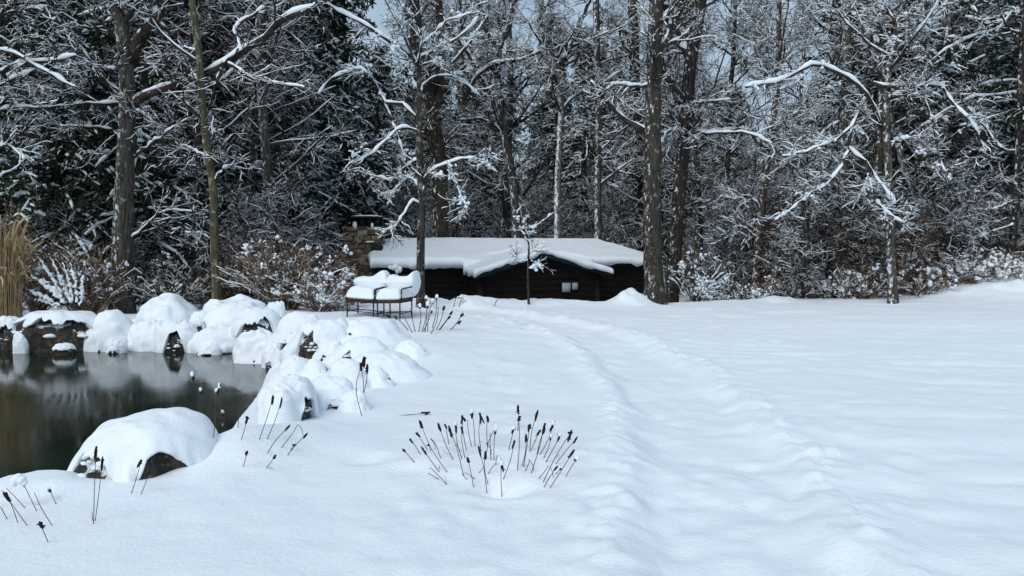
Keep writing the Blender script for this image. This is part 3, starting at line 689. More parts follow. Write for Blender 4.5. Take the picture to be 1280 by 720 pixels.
boulder('boulder', 'flat snow swelling at the end of the bank toward the path', 486, 530, 424, 448, None, (), seed=55, flat=.8, lumps=.28, flare_=.38)
boulder('boulder', 'small snow lump at the water behind the sloping mound', 318, 348, 430, 462, None, [(-100, 16, .3)], seed=56, flat=.8, lumps=.28, flare_=.38)
boulder('boulder', 'big front boulder with snow cap above two dark rock openings', 84, 252, 512, 619, 5.9, [(-120, 25, .46), (-54, 23, .36)], seed=21, flat=.68, depth=.95, skew=.5, ragged=.05, lumps=.16, flare_=.10)

# ------------------------------------------------------------------ garden chairs
def chair(label, pl, pr, back, seed, hump):
    """pl, pr: front-left and front-right foot (world); back: direction vector to the rear"""
    pl = np.array(pl); pr = np.array(pr); bk = np.array([*back, 0.]) * .50; c = (pl + pr) / 2 + bk / 2
    root = thing('garden_chair', label, 'chair', (c[0], c[1], min(pl[2], pr[2])), 'pair of iron garden chairs')
    up = np.array([0, 0, 1.]); ax = nrm(pr - pl); SH = .30; AH = .56; BH = .78
    for p in (pl, pr, pl + bk, pr + bk):
        g = Geo(); q = p.copy(); top = p + up * SH; q[2] = gz(p[0], p[1]) - .15
        tubes(g, np.array([q, top]), np.array([.014, .014]), 8); part(g, 'leg', M['iron'], root)
    for p in (pl, pr):
        g = Geo(); tubes(g, np.array([p + up * .10, p + bk + up * .10]), np.array([.009, .009]), 6); part(g, 'stretcher', M['iron'], root)
    g = Geo(); tubes(g, np.array([pl + bk + up * .1, pr + bk + up * .10]), np.array([.009, .009]), 6); tubes(g, np.array([pl + up * .12, pr + up * .12]), np.array([.008, .008]), 6); part(g, 'stretcher', M['iron'], root)
    g = Geo(); a, b = pl - ax * .02, pr + ax * .02; V = []
    for z in (SH, SH + .085):
        for p in (a - bk * .04, b - bk * .04, b + bk * 1.0, a + bk * 1.0): V.append(p + up * z)
    g.add(V, [[0, 3, 2, 1], [4, 5, 6, 7], [0, 1, 5, 4], [1, 2, 6, 5], [2, 3, 7, 6], [3, 0, 4, 7]]); s = part(g, 'seat', M['seatwood'], root, False)
    for p, s_ in ((pl, -1), (pr, 1)):
        g = Geo(); o_ = ax * s_ * .03
        tubes(g, spline([p + up * SH + o_, p + up * (AH - .04) + o_, p + up * AH + bk * .12 + o_, p + bk * .9 + up * (AH + .02) + o_], 14), np.full(14, .013), 8); part(g, 'armrest', M['iron'], root)
    tilt = bk * .28
    g = Geo(); p0, p1 = pl + bk, pr + bk
    tubes(g, spline([p0 + up * SH, p0 + tilt * .6 + up * (BH - .06), p0 + tilt + up * BH + ax * .06, p1 + tilt + up * BH - ax * .06, p1 + tilt * .6 + up * (BH - .06), p1 + up * SH], 26), np.full(26, .013), 8)
    for f in np.linspace(.15, .85, 6):
        e = p0 * (1 - f) + p1 * f; tubes(g, np.array([e + up * SH, e + tilt + up * BH]), np.array([.006, .006]), 6)
    part(g, 'backrest', M['iron'], root)
    # snow: a thick pad on the seat and a wave along the back
    r = np.random.RandomState(seed)
    def pillow(c0, cx_, cy_, hz, lum, n=28, m=16, pw=.5, lo=.05):
        uu = np.linspace(-1, 1, n); vv = np.linspace(-1, 1, m); U, Vv = np.meshgrid(uu, vv)
        e = np.clip(1 - np.abs(U) ** 5, 0, 1) ** pw * np.clip(1 - np.abs(Vv) ** 4, 0, 1) ** pw
        top = hz * e * lum(U) + .02 * fbm(U * 2 + seed, Vv * 2, seed, 3) * e
        ctr = c0 + U[..., None] * cx_ + Vv[..., None] * cy_
        Vt = ctr + up * top[..., None]; Vb = ctr - up * (lo * e)[..., None]
        V = np.concatenate([Vt.reshape(-1, 3), Vb.reshape(-1, 3)]); i = (np.arange(m - 1)[:, None] * n + np.arange(n - 1)[None]).ravel()
        q = np.stack([i, i + 1, i + n + 1, i + n], -1); return V, np.concatenate([q, q[:, ::-1] + n * m])
    g = Geo(); V, q = pillow((a + b) / 2 + bk * .5 + up * (SH + .09), (b - a) * .50, bk * .60, .20, lambda U: 1 + .08 * np.sin(U * 3 + seed)); g.add(V, q); part(g, 'seat_snow', M['snow'], root)
    g = Geo(); V, q = pillow((p0 + p1) / 2 + tilt * .9 + up * (BH - .12), (p1 - p0) * .64, bk * .38, .155, hump, lo=.30); g.add(V, q); part(g, 'back_snow', M['snow'], root)
    return root
fl = P(434, 396, 16.3); fr = P(467, 400.5, 15.8); fl[2] = gz(fl[0], fl[1]); fr[2] = gz(fr[0], fr[1])
chair('snow laden iron chair with brown seat board, nearer the chimney', fl, fr, nrm(np.array([.25, 1.])), 3, lambda U: .6 + 1.0 * np.exp(-((U - .75) / .45) ** 2))
fl = P(472, 401.5, 15.75); fr = P(500, 400, 15.8); fl[2] = gz(fl[0], fl[1]); fr[2] = gz(fr[0], fr[1])
chair('snow laden iron chair with upswept side, nearer the slim trunk', fl, fr, nrm(np.array([.35, 1.])), 5, lambda U: .7 + .5 * np.exp(-((U + .9) / .4) ** 2) + 1.9 * np.clip(U, 0, 1) ** 3)

# ------------------------------------------------------------------ hero trees traced limb by limb
def hero(label, trunk, Y, w0, w1, limbs=(), bark='bark_grey', seed=1, twig=5.0, snow=1.0, cat='tree', zext=9.5, tl=(.5, 1.3), low=None, name='bare_tree', blob=0.0, upper=10, base=True):
    """trunk, limbs: photo pixels; Y distance; w: trunk widths in pixels; limbs = (pixels, w0, w1, dY)"""
    r = np.random.RandomState(seed); k = Y / F
    tp = [P(x, y, Y) for x, y in trunk]                      # listed from the ground up
    p0 = tp[0]; zg = gz(p0[0], p0[1])
    if base and p0[2] > zg - .1: tp.insert(0, np.array([p0[0] + (tp[0][0] - tp[1][0]) * .15, p0[1], zg - .15]))
    if tp[-1][2] < zext and trunk[-1][1] <= 4:
        d = nrm(tp[-1] - tp[-2]); d[2] = abs(d[2]) + .5; d = nrm(d); tp.append(tp[-1] + d * (zext - tp[-1][2]) / d[2])
    tr = spline(tp, 30); s = np.linspace(0, 1, 30)
    ftop = (P(*trunk[-1], Y)[2] - tr[0, 2]) / max(tr[-1, 2] - tr[0, 2], .1)
    rad = (w0 + (w1 - w0) * np.clip(s / max(ftop, .05), 0, 1)) * k / 2; rad = rad * np.where(s > ftop, 1 - .85 * (s - ftop) / max(1 - ftop, .01), 1)
    rad[0] *= 1.35; rad[1] *= 1.12
    tr[1:-1, :2] += .02 * r.randn(28, 2) * (w0 * k)
    root = thing(name, label, cat, (tr[0, 0], tr[0, 1], zg))
    g = Geo(); tubes(g, tr, rad, 14); part(g, 'trunk', M[bark], root)
    big = []; bigr = []
    for L in limbs:
        px, a, b, dY = L[0], L[1], L[2], L[3]
        n = len(px); ys = np.linspace(0, dY, n) + (L[4] if len(L) > 4 else 0)
        q = spline([P(x, y, Y + dy) for (x, y), dy in zip(px, ys)], 14)
        q[1:-1] += .012 * r.randn(12, 3); big.append(q); bigr.append(np.linspace(a, b, 14) * k / 2)
    big = np.array(big).reshape(-1, 14, 3); bigr = np.array(bigr).reshape(-1, 14)
    # upper limbs grown above and along the trunk
    up_, upr = grow(tr[None, 10:] if ftop > .5 else tr[None, 6:], rad[None, 10:] if ftop > .5 else rad[None, 6:], upper, .9, 2.4, 40, 75, r, n=14, t0=.1, up=.05, wob=.13, rr=.45)
    big2 = np.concatenate([big, up_]); big2r = np.concatenate([bigr, upr])
    gb = Geo(); gs = Geo()
    if len(big2): tubes(gb, big2, big2r, 7)
    if len(big): snow_on(gs, *dense(big, bigr, 40), .014 * snow + bigr.mean(1) * .72, 8, 1.2, r, .12)
    if len(up_): snow_on(gs, *dense(up_, upr, 28), .016 * snow + upr.mean(1) * .4, 6, .85, r)
    if len(big2):
        nn = max(3, int(twig * 1.6)) if twig >= 1 else 1; a1, r1 = grow(big2, big2r, nn, tl[0], tl[1], 30, 75, r, n=9, t0=.12, up=.03, droop=.05, wob=.26, rr=.5)
        a2, r2 = grow(a1, r1, 5, .15, .60, 25, 70, r, n=7, t0=.1, up=.02, droop=.06, wob=.3, rr=.7)
        a3, r3 = grow(a2, r2, 3, .08, .30, 25, 70, r, n=4, t0=.1, droop=.06, wob=.3, rr=.8)
        r1 = np.maximum(r1, .007); r2 = np.maximum(r2, .0055); r3 = np.maximum(r3, .0045)
        for a_, b_, kk_, s_ in ((a1, r1, 5, .014), (a2, r2, 4, .0105), (a3, r3, 3, .008)):
            tubes(gb, a_, b_, kk_, cap=False); snow_on(gs, a_, b_, s_ * min(snow, 1.25), kk_, .70, r)
        if blob:
            nb = int(blob); pts = np.concatenate([big.reshape(-1, 3), a1[:, 2:].reshape(-1, 3)]); c = pts[r.randint(len(pts), size=nb)] + np.array([0, 0, .02])
            z = np.repeat(.028 + .05 * r.rand(nb, 1) ** 2, 6, 0); c = np.repeat(c, 6, 0) + r.randn(nb * 6, 3) * z * np.array([[.9, .9, .55]]); blobs(gs, c, z * np.array([[1.0, 1.0, .75]]) * (.3 + .55 * r.rand(nb * 6, 3)), 1, r, .3)
    if gb.n: part(gb, 'branches', M['twig'] if bark != 'bark_brown' else M['bark_brown'], root)
    if gs.n: part(gs, 'snow_cover', M['snow'], root)
    return root

hero('thick forked grey trunk with a long snowy limb reaching right', [(152, 388), (153, 330), (155, 260), (157, 190), (159, 130), (158, 85), (153, 44), (148, 15), (144, 0)], 18.5, 29, 15, [
    ([(160, 78), (168, 64), (183, 40), (198, 17), (204, 0), (215, -40)], 15, 10, .3),
    ([(163, 132), (188, 116), (235, 102), (279, 81), (309, 59), (336, 44), (349, 27), (383, 13), (406, 0), (430, -22)], 10, 6, -.8),
    ([(276, 86), (270, 105), (262, 131), (258, 150)], 4, 1.5, .2, -.5), ([(285, 80), (322, 101), (366, 107), (380, 110)], 4, 2, -.4, -.5),
    ([(164, 197), (188, 181), (218, 158)], 4, 2, -.6), ([(152, 92), (138, 88), (120, 86)], 7, 3, -.3), ([(279, 81), (300, 60), (293, 36), (330, 10)], 5, 3, .5, -.5),
    ([(152, 130), (128, 129), (67, 134), (0, 138)], 4, 2, -.7), ([(152, 172), (130, 160), (75, 158)], 3, 1.5, .5), ([(163, 180), (170, 140), (182, 145), (195, 155)], 3, 1.5, -.3), ([(164, 300), (185, 280), (205, 264), (240, 265)], 3, 1.5, -.5)],
    'bark_grey', 11, 6, 1.0)
hero('slim mossy yellowish trunk leaning left of the brown shrub', [(271, 368), (268, 300), (266, 230), (259, 188), (254, 134), (248, 60), (240, 0)], 18.0, 12, 8, [
    ([(266, 230), (278, 212), (292, 205)], 2.5, 1.2, -.3), ([(268, 300), (250, 292), (232, 290)], 2.5, 1.2, .3), ([(262, 200), (240, 186), (226, 180)], 2, 1, .4), ([(252, 66), (232, 60), (222, 66)], 3, 1.5, .3)], 'bark_moss', 12, 4, 1.0, upper=5)
hero('snow laden tree reaching in from the left edge of the frame', [(-60, 400), (-58, 250), (-50, 120), (-46, 0)], 17.0, 24, 16, [
    ([(-52, 120), (0, 90), (27, 79), (74, 76), (95, 70)], 6, 3, -.5), ([(-52, 140), (0, 107), (44, 87)], 5, 2, -.3), ([(-50, 60), (10, 64), (40, 80), (94, 109)], 5, 2, -.7),
    ([(-50, 80), (0, 20), (20, 0)], 9, 6, .2), ([(-50, 40), (0, 18), (60, 8)], 5, 2, .4), ([(-55, 200), (0, 182), (25, 192), (30, 200)], 4, 2, -.5), ([(-50, 160), (0, 138), (60, 134)], 3, 2, .3)], 'bark_dark', 13, 6, 1.2)
hero('leaning dead trunk coated with snow behind the brown shrub', [(424, 330), (417, 265), (403, 212), (380, 175), (363, 148), (343, 118), (322, 85), (300, 40)], 27.5, 9, 4, [
    ([(405, 218), (356, 232), (309, 237), (275, 254)], 7, 4, -.6), ([(365, 150), (350, 120), (352, 95)], 3, 1.5, .3), ([(385, 180), (378, 150), (385, 120)], 3, 1.5, .3), ([(355, 232), (352, 255), (356, 280)], 2, 1, .2, -.3)], 'bark_white', 14, 7, 1.2, upper=6)
hero('thick dark double trunk rising right behind the slim front tree', [(551, 310), (548, 202), (538, 134), (528, 84), (516, 34), (511, 0)], 26.5, 22, 17, [
    ([(540, 150), (552, 90), (548, 0), (545, -60)], 12, 8, .3), ([(535, 110), (560, 85), (590, 50), (610, 20)], 5, 2.5, -.4)], 'bark_dark', 15, 5, 1.0)
hero('slim lichen spotted tree standing in front of the cabin roof', [(526, 388), (526, 320), (527, 250), (525, 200), (524, 161), (523, 101), (524, 34), (521, 0)], 18.6, 11, 7, [
    ([(527, 252), (531, 232), (536, 216), (558, 205), (585, 198), (606, 205), (622, 216)], 4, 2, -.6), ([(526, 272), (522, 256), (514, 253), (504, 270), (492, 284), (478, 292)], 3.5, 1.5, -.4),
    ([(524, 82), (500, 58), (484, 50), (460, 34), (420, 12), (400, 2)], 4.5, 2, -.8), ([(524, 150), (500, 128), (484, 130), (462, 94), (440, 88), (412, 100), (398, 118)], 3.5, 1.5, .4),
    ([(524, 165), (500, 160), (470, 188), (440, 205)], 3, 1.5, -.5), ([(524, 112), (545, 95), (575, 100), (600, 120)], 3, 1.3, .4), ([(524, 120), (510, 88), (503, 80), (490, 62)], 3, 1.5, -.4), ([(463, 95), (481, 128), (494, 160), (504, 191)], 2.5, 1.2, -.2, .3),
    ([(523, 60), (545, 40), (562, 25), (600, 15)], 3, 1.5, -.5), ([(525, 200), (505, 210), (488, 225), (460, 218)], 3, 1.3, .4), ([(560, 205), (570, 230), (582, 258)], 2, 1, -.2, -.3), ([(526, 236), (510, 222), (496, 236), (484, 256)], 2.5, 1, .3)], 'bark_lichen', 16, 3.5, 1.5, blob=150, tl=(.2, .7))
hero('crooked forked tree with arching limbs above the cabin ridge', [(646, 305), (642, 235), (632, 180), (625, 140), (622, 100), (624, 60), (635, 34), (642, 0)], 28.5, 13, 7, [
    ([(625, 145), (608, 107), (590, 75), (570, 45), (540, 10)], 7, 4, .5), ([(580, 125), (595, 97), (618, 80), (648, 76), (675, 64)], 5, 2.5, -.6, -.4), ([(622, 60), (610, 35), (600, 0)], 6, 3, .4), ([(628, 165), (605, 150), (575, 150)], 4, 2, -.4)], 'bark_half', 17, 7, 1.3)
hero('pale leaning stem plastered white with snow over the gable', [(662, 305), (650, 254), (643, 220), (632, 170), (618, 125), (600, 90)], 29.5, 8, 5, [], 'bark_white', 18, 5, 1.2, upper=5)
hero('straight white trunk plastered with snow above the roof', [(697, 305), (697, 235), (699, 185), (702, 134), (699, 111), (697, 84), (685, 66), (678, 45), (672, 0)], 28.0, 10, 7, [
    ([(699, 100), (704, 77), (716, 57), (722, 34), (738, 0)], 7, 4, .4), ([(699, 112), (690, 90), (670, 85)], 4, 2, -.4), ([(716, 57), (735, 50), (760, 40)], 3, 1.5, -.3), ([(701, 140), (720, 120), (745, 110), (775, 90)], 4, 2, -.4)], 'bark_white', 19, 6, 1.2)
hero('straight dark trunk flecked with snow above the gable end', [(748, 305), (747, 235), (748, 150), (746, 60), (745, 0)], 28.0, 10, 8, [([(747, 110), (725, 100), (712, 104)], 3, 1.5, -.3), ([(747, 150), (770, 145), (790, 132)], 3, 1.5, -.4), ([(747, 160), (728, 152), (716, 152)], 3, 1.5, .3), ([(746, 60), (765, 40), (785, 30)], 3, 1.5, .3)], 'bark_half', 20, 6, 1.2)
hero('dark upright trunk just left of the thickest lichen trunk', [(803, 320), (800, 300), (798, 235), (795, 150), (793, 80), (791, 0)], 30, 16, 12, [([(797, 112), (770, 100), (745, 102)], 3.5, 2, -.4), ([(795, 70), (770, 72), (752, 80)], 3, 1.5, .4), ([(798, 178), (775, 172), (762, 176)], 3, 1.5, -.3)], 'bark_dark', 21, 5, 1.2)
hero('thickest lichen spotted trunk standing at the right end of the cabin', [(819, 384), (816, 330), (815, 240), (816, 150), (818, 60), (820, 0)], 19.6, 25, 17, [([(817, 105), (790, 108), (770, 105), (757, 112)], 4, 2, -.4), ([(818, 66), (833, 50), (838, 30), (832, 10), (838, -30)], 9, 7, .5), ([(820, 62), (850, 48), (870, 30)], 5, 2.5, .4)], 'bark_lichen', 22, 4, 1.2, upper=5)
hero('dark trunk leaning right beside the thickest lichen trunk', [(840, 378), (845, 300), (851, 220), (857, 150), (864, 75), (876, 0)], 21.5, 17, 15, [([(852, 190), (865, 165), (880, 168), (930, 166), (965, 180)], 4, 2, -.6), ([(862, 80), (848, 40), (850, 10), (860, -20)], 7, 5, .4), ([(858, 130), (880, 128), (912, 124)], 3, 1.5, -.4), ([(855, 160), (835, 165), (825, 180)], 3, 1.5, -.4)], 'bark_dark', 23, 5, 1.3)
hero('thin dark tree against open sky right of the leaning trunk', [(905, 380), (908, 250), (912, 130), (917, 67), (919, 0)], 25, 7, 5, [([(917, 70), (895, 55), (875, 30)], 3, 1.5, .3), ([(914, 110), (940, 80), (960, 40)], 3, 1.5, -.3), ([(910, 150), (890, 140), (872, 140)], 3, 1.5, -.3)], 'bark_dark', 24, 7, 1.2, upper=14)
hero('brown trunk with rusty branches in the middle of the right wood', [(944, 380), (946, 334), (951, 267), (959, 200), (966, 155), (972, 100), (974, 0)], 22.0, 11, 6, [([(952, 260), (935, 245), (920, 250), (900, 245)], 3, 1.5, -.4), ([(949, 300), (930, 285), (918, 284)], 3, 1.5, -.4), ([(966, 190), (950, 180), (935, 164), (905, 164), (872, 165)], 5, 2.5, -.5), ([(960, 220), (985, 205), (1010, 200)], 3, 1.5, -.3), ([(970, 110), (950, 80), (940, 40)], 3, 1.5, .3), ([(972, 80), (995, 50), (1010, 10)], 3, 1.5, .3)], 'bark_brown', 25, 7, 1.2)
hero('straight grey trunk behind the arching snow branch', [(1067, 368), (1060, 300), (1055, 250), (1053, 200), (1056, 134), (1057, 77), (1058, 0)], 22.5, 17, 12, [([(1040, -20), (1048, 0), (1065, 20), (1082, 40), (1097, 57)], 9, 6, -.4, .2), ([(1056, 30), (1035, 20), (1020, 0)], 4, 2, .3), ([(1055, 150), (1035, 160), (1020, 178)], 3, 1.5, -.3)], 'bark_grey', 26, 5, 1.2)
hero('tree with the long arching snow branch right of the lawn', [(1116, 373), (1113, 317), (1112, 267), (1110, 200), (1107, 151), (1109, 100), (1119, 50), (1129, 0)], 19.0, 12, 8, [
    ([(1106, 165), (1100, 151), (1085, 121), (1065, 101), (1038, 87), (1015, 81), (991, 94), (968, 102), (932, 109)], 6, 2.5, -1.2), ([(1015, 82), (998, 101), (974, 112)], 3, 1.5, -.2, -.7),
    ([(1092, 104), (1109, 109), (1146, 107), (1179, 109), (1189, 128), (1213, 151), (1231, 188)], 5, 2, -.8), ([(1107, 126), (1129, 116), (1152, 107)], 5, 3, -.5), ([(1090, 124), (1080, 128), (1068, 151), (1062, 185), (1082, 200), (1095, 222), (1112, 243), (1119, 256)], 4, 2, -.8),
    ([(1082, 200), (1090, 235), (1105, 262), (1129, 279)], 3, 1.5, -.2, -.7), ([(1068, 151), (1052, 170), (1028, 181), (1001, 191), (978, 195)], 3.5, 1.5, -.3, -.6), ([(1060, 190), (1041, 223), (1008, 247), (984, 264), (969, 276)], 3, 2, -.4, -.7),
    ([(1109, 230), (1090, 232), (1076, 240)], 3, 1.5, -.3), ([(1110, 180), (1135, 172), (1155, 178)], 3, 1.5, -.3), ([(1108, 140), (1085, 145), (1070, 160)], 2.5, 1.2, .2), ([(1150, 110), (1165, 150), (1172, 190), (1182, 215)], 2.5, 1.2, -.3, -.3), ([(1115, 60), (1100, 30), (1102, 0)], 5, 3, .3), ([(1118, 50), (1140, 38), (1152, 40)], 3, 1.5, -.3)],
    'bark_grey', 27, 5.5, 1.4, blob=170, tl=(.2, .6))
hero('pale snow plastered trunk leaning behind the arching branch tree', [(1166, 330), (1159, 287), (1146, 250), (1129, 207), (1115, 151), (1100, 80), (1090, 0)], 23.5, 10, 7, [([(1146, 250), (1165, 225), (1190, 215)], 3, 1.5, -.3)], 'bark_white', 28, 6, 1.2)
hero('stout brown dead trunk at the right wood edge', [(1093, 345), (1094, 327), (1095, 257), (1098, 200), (1102, 120), (1110, 0)], 23.0, 14, 9, [], 'bark_brown', 29, 4, 1.0)
hero('slender black trunk by the right edge of the frame', [(1262, 360), (1264, 327), (1270, 257), (1272, 200), (1275, 118), (1279, 0)], 21.0, 9, 7, [([(1268, 280), (1240, 290), (1215, 300)], 3, 1.2, -.4), ([(1270, 250), (1240, 262), (1222, 262)], 2.5, 1.2, -.3), ([(1273, 190), (1250, 185), (1225, 150), (1210, 135)], 4, 2, .4)], 'bark_dark', 30, 4, 1.2, upper=4)
hero('crooked snow lined tree in the right wood below the pines', [(1188, 365), (1186, 300), (1180, 230), (1183, 150), (1180, 80), (1190, 0)], 23.0, 8, 6, [([(1182, 150), (1210, 140), (1228, 160), (1248, 210), (1262, 240)], 4, 2, -.4), ([(1180, 100), (1160, 70), (1150, 30)], 4, 2, .3), ([(1183, 200), (1160, 190), (1150, 210)], 3, 1.5, -.3)], 'bark_half', 31, 7, 1.3)
hero('thin two stemmed dark sapling on the right lawn edge', [(1003, 382), (1004, 340), (1008, 300), (1010, 240), (1008, 180)], 21.5, 6, 3, [([(1004, 345), (996, 320), (990, 290), (992, 250)], 4, 2, .2), ([(1008, 290), (1020, 260), (1024, 230)], 2, 1, .2)], 'bark_dark', 32, 6, 1.0, upper=8, name='sapling', cat='sapling', tl=(.3, .8))
hero('thin sapling dotted with snow clumps before the gable', [(661, 382), (660, 345), (661, 310), (659, 285), (661, 262), (660, 246)], 19.0, 3.5, 1.5, [
    ([(660, 300), (668, 285), (678, 277), (688, 268)], 1.6, .8, -.1), ([(660, 302), (652, 290), (647, 268), (652, 258)], 1.6, .8, -.1), ([(660, 325), (648, 326), (641, 320)], 1.2, .7, -.1), ([(660, 318), (672, 312), (682, 302)], 1.2, .6, .1), ([(660, 335), (670, 334), (680, 332)], 1, .6, -.1), ([(660, 285), (655, 276), (662, 268)], 1.3, .7, -.1)], 'bark_dark', 33, 0.6, .7, upper=0, name='sapling', cat='sapling', blob=34, tl=(.1, .25))

# ------------------------------------------------------------------ the wood: a few kinds, copied
def bare_tree(seed, H, r0, bark, label, group, fork=False):
    r = np.random.RandomState(seed)
    root = thing('bare_tree', label, 'tree', (0, 0, 0), group)
    n = 16; s = np.linspace(0, 1, n); tr = np.zeros((n, 3)); tr[:, 2] = s * H - .3
    tr[:, 0] = np.cumsum(r.randn(n) * .10) * s; tr[:, 1] = np.cumsum(r.randn(n) * .10) * s; tr[:, 0] += r.randn() * .12 * s * H * .35
    rad = r0 * (1 - .8 * s); rad[0] *= 1.3
    g = Geo(); tubes(g, tr, rad, 8); part(g, 'trunk', M[bark], root)
    a0, b0 = grow(tr[None, 2:], rad[None, 2:], 26, 1.2, 3.6, 35, 80, r, n=8, t0=.02, up=.05, droop=.03, wob=.16, rr=.42)
    a1, b1 = grow(a0, b0, 8, .4, 1.5, 30, 75, r, n=8, t0=.1, up=.02, droop=.06, wob=.26, rr=.6)
    a2, b2 = grow(a1, b1, 6, .2, .8, 25, 70, r, n=6, t0=.1, droop=.06, wob=.3, rr=.75); a3, b3 = grow(a2, b2, 2, .12, .4, 25, 70, r, n=4, t0=.1, droop=.04, wob=.3, rr=.8)
    b0 = np.maximum(b0, .014); b1 = np.maximum(b1, .010); b2 = np.maximum(b2, .0055); b3 = np.maximum(b3, .0045)
    gb = Geo(); gs = Geo()
    for a, b, k, sn in ((a0, b0, 5, .026), (a1, b1, 4, .0165), (a2, b2, 3, .0118), (a3, b3, 3, .0086)):
        tubes(gb, a, b, k, cap=False); snow_on(gs, a, b, sn, k, .64, r)
    part(gb, 'branches', M['twig'], root); part(gs, 'snow_cover', M['snow'], root); remember(root); return root
def sapling(seed, H, label, group, rust=False):
    r = np.random.RandomState(seed)
    root = thing('sapling', label, 'sapling', (0, 0, 0), group)
    m = r.randint(2, 5); n = 9; st = []; sr = []
    for k in range(m):
        a = r.rand() * 6.28; ln = r.uniform(.1, .35); h = H * r.uniform(.6, 1); s = np.linspace(0, 1, n)
        p = np.stack([np.cos(a) * ln * h * s ** 1.4, np.sin(a) * ln * h * s ** 1.4, s * h - .2], -1); p[1:] += r.randn(n - 1, 3) * .05; st.append(p); sr.append(np.linspace(.032, .010, n) * H / 4)
    st = np.array(st); sr = np.array(sr); g = Geo(); tubes(g, st, sr, 6); part(g, 'trunk', M['twig'], root)
    a0, b0 = grow(st, sr, 15, .4, 1.5, 35, 80, r, n=9, t0=.05, up=.05, droop=.10, wob=.28, rr=.6)
    a1, b1 = grow(a0, b0, 8, .2, .75, 25, 75, r, n=7, t0=.08, droop=.08, wob=.32, rr=.75)
    a2, b2 = grow(a1, b1, 5, .10, .40, 25, 75, r, n=4, t0=.1, droop=.05, wob=.3, rr=.85)
    b0 = np.maximum(b0, .008); b1 = np.maximum(b1, .0065); b2 = np.maximum(b2, .0055)
    gb = Geo(); gs = Geo()
    for a, b, k, sn in ((a0, b0, 4, .0185), (a1, b1, 3, .0135), (a2, b2, 3, .0098)):
        tubes(gb, a, b, k, cap=False); snow_on(gs, a, b, sn, k, .64, r)
    part(gb, 'branches', M['twig'], root); part(gs, 'snow_cover', M['snow'], root)
    if rust:
        gl = Geo(); leaves(gl, a2[:, -1], 2, .055, r, .08); part(gl, 'dry_leaves', M['leaf_rust'], root)
    remember(root); return root
def leaves(g, c, per, size, r, spread):
    c = np.repeat(c, per, 0) + r.randn(len(c) * per, 3) * spread; K = len(c)
    u = nrm(r.randn(K, 3)); v = nrm(np.cross(u, r.randn(K, 3))); s = size * (.6 + .8 * r.rand(K, 1))
    V = np.stack([c - u * s, c + v * s * .45, c + u * s, c - v * s * .45], 1).reshape(-1, 3); g.add(V, np.arange(K * 4).reshape(-1, 4))
def conifer(seed, H, R, label, group, z0=.6, dens=1.0, snowy=.4, spray=1.0):
    r = np.random.RandomState(seed); root = thing('pine_tree', label, 'conifer', (0, 0, 0), group)
    n = 14; s = np.linspace(0, 1, n); tr = np.stack([r.randn(n) * .04, r.randn(n) * .04, s * H - .3], -1); rad = .02 * H * (1 - .93 * s)
    g = Geo(); tubes(g, tr, rad, 7); part(g, 'trunk', M['bark_dark'], root)
    nb = int(13 * (H - z0) * dens); zz = z0 + (H - z0) * (r.rand(nb) ** .95) * .985; az = r.rand(nb) * 6.283
    L = R * (1 - (zz - z0) / (H - z0)) ** .75 * (.55 + .5 * r.rand(nb)) + .25; m = 7
    t = np.linspace(0, 1, m)[None]
    x = np.cos(az)[:, None] * L[:, None] * t; y = np.sin(az)[:, None] * L[:, None] * t
    z = zz[:, None] + L[:, None] * (.12 * t - .42 * t ** 2) + r.randn(nb, m) * .03
    B = np.stack([x, y, z], -1); br = np.linspace(.022, .006, m)[None] * np.ones((nb, 1)); gb = Geo(); tubes(gb, B, br, 4)
    part(gb, 'branches', M['bark_dark'], root)
    # side sprays of needles
    a1, b1 = grow(B, br, 13, .30, .70, 40, 70, r, n=4, t0=.15, droop=.10, wob=.1, flat=.75)
    a1 = np.concatenate([a1, B[:, 3:, :]]) if m - 3 == 4 else a1
    gn = Geo(); K = len(a1); per = int(9 * spray)
    f = r.rand(K, per) * 2.99; i = f.astype(int); fr = (f - i)[..., None]; kk = np.arange(K)[:, None]
    c = a1[kk, i] * (1 - fr) + a1[kk, i + 1] * fr; d = nrm(a1[kk, i + 1] - a1[kk, i]); c = c.reshape(-1, 3); d = d.reshape(-1, 3); Q = len(c)
    d = nrm(d + r.randn(Q, 3) * .55 + np.array([0, 0, -.15])); sd = nrm(np.cross(d, r.randn(Q, 3))); ln = .10 + .10 * r.rand(Q, 1); wd = .016 + .016 * r.rand(Q, 1)
    V = np.stack([c - sd * wd * .6, c + sd * wd * .6, c + d * ln + sd * wd, c + d * ln - sd * wd], 1).reshape(-1, 3); gn.add(V, np.arange(Q * 4).reshape(-1, 4)); part(gn, 'needles', M['needle'], root, False)
    gs = Geo(); sel = r.rand(len(a1)) < snowy
    q = a1[sel]; snow_on(gs, q, np.full(q.shape[:2], .012), .040, 4, .8, r); sb = r.rand(nb) < snowy; snow_on(gs, B[sb], br[sb], .040, 5, .8, r)
    if gs.n: part(gs, 'snow_cover', M['snow'], root)
    remember(root); return root
def place(kinds, spots, smin, smax, r, sink=.05, label=None, group=None):
    """first use of a kind moves the thing itself, later ones are copies"""
    for i, (x, y) in enumerate(spots):
        k = kinds[i % len(kinds)]; s = r.uniform(smin, smax); loc = (x, y, gz(x, y) - sink); rz = r.rand() * 6.28
        if k.name not in USED: USED.add(k.name); k.location = loc; k.rotation_euler = (0, 0, rz); k.scale = (s, s, s)
        else: copy_thing(k, loc, rz, (s, s, s * r.uniform(.9, 1.1)))
USED = set()
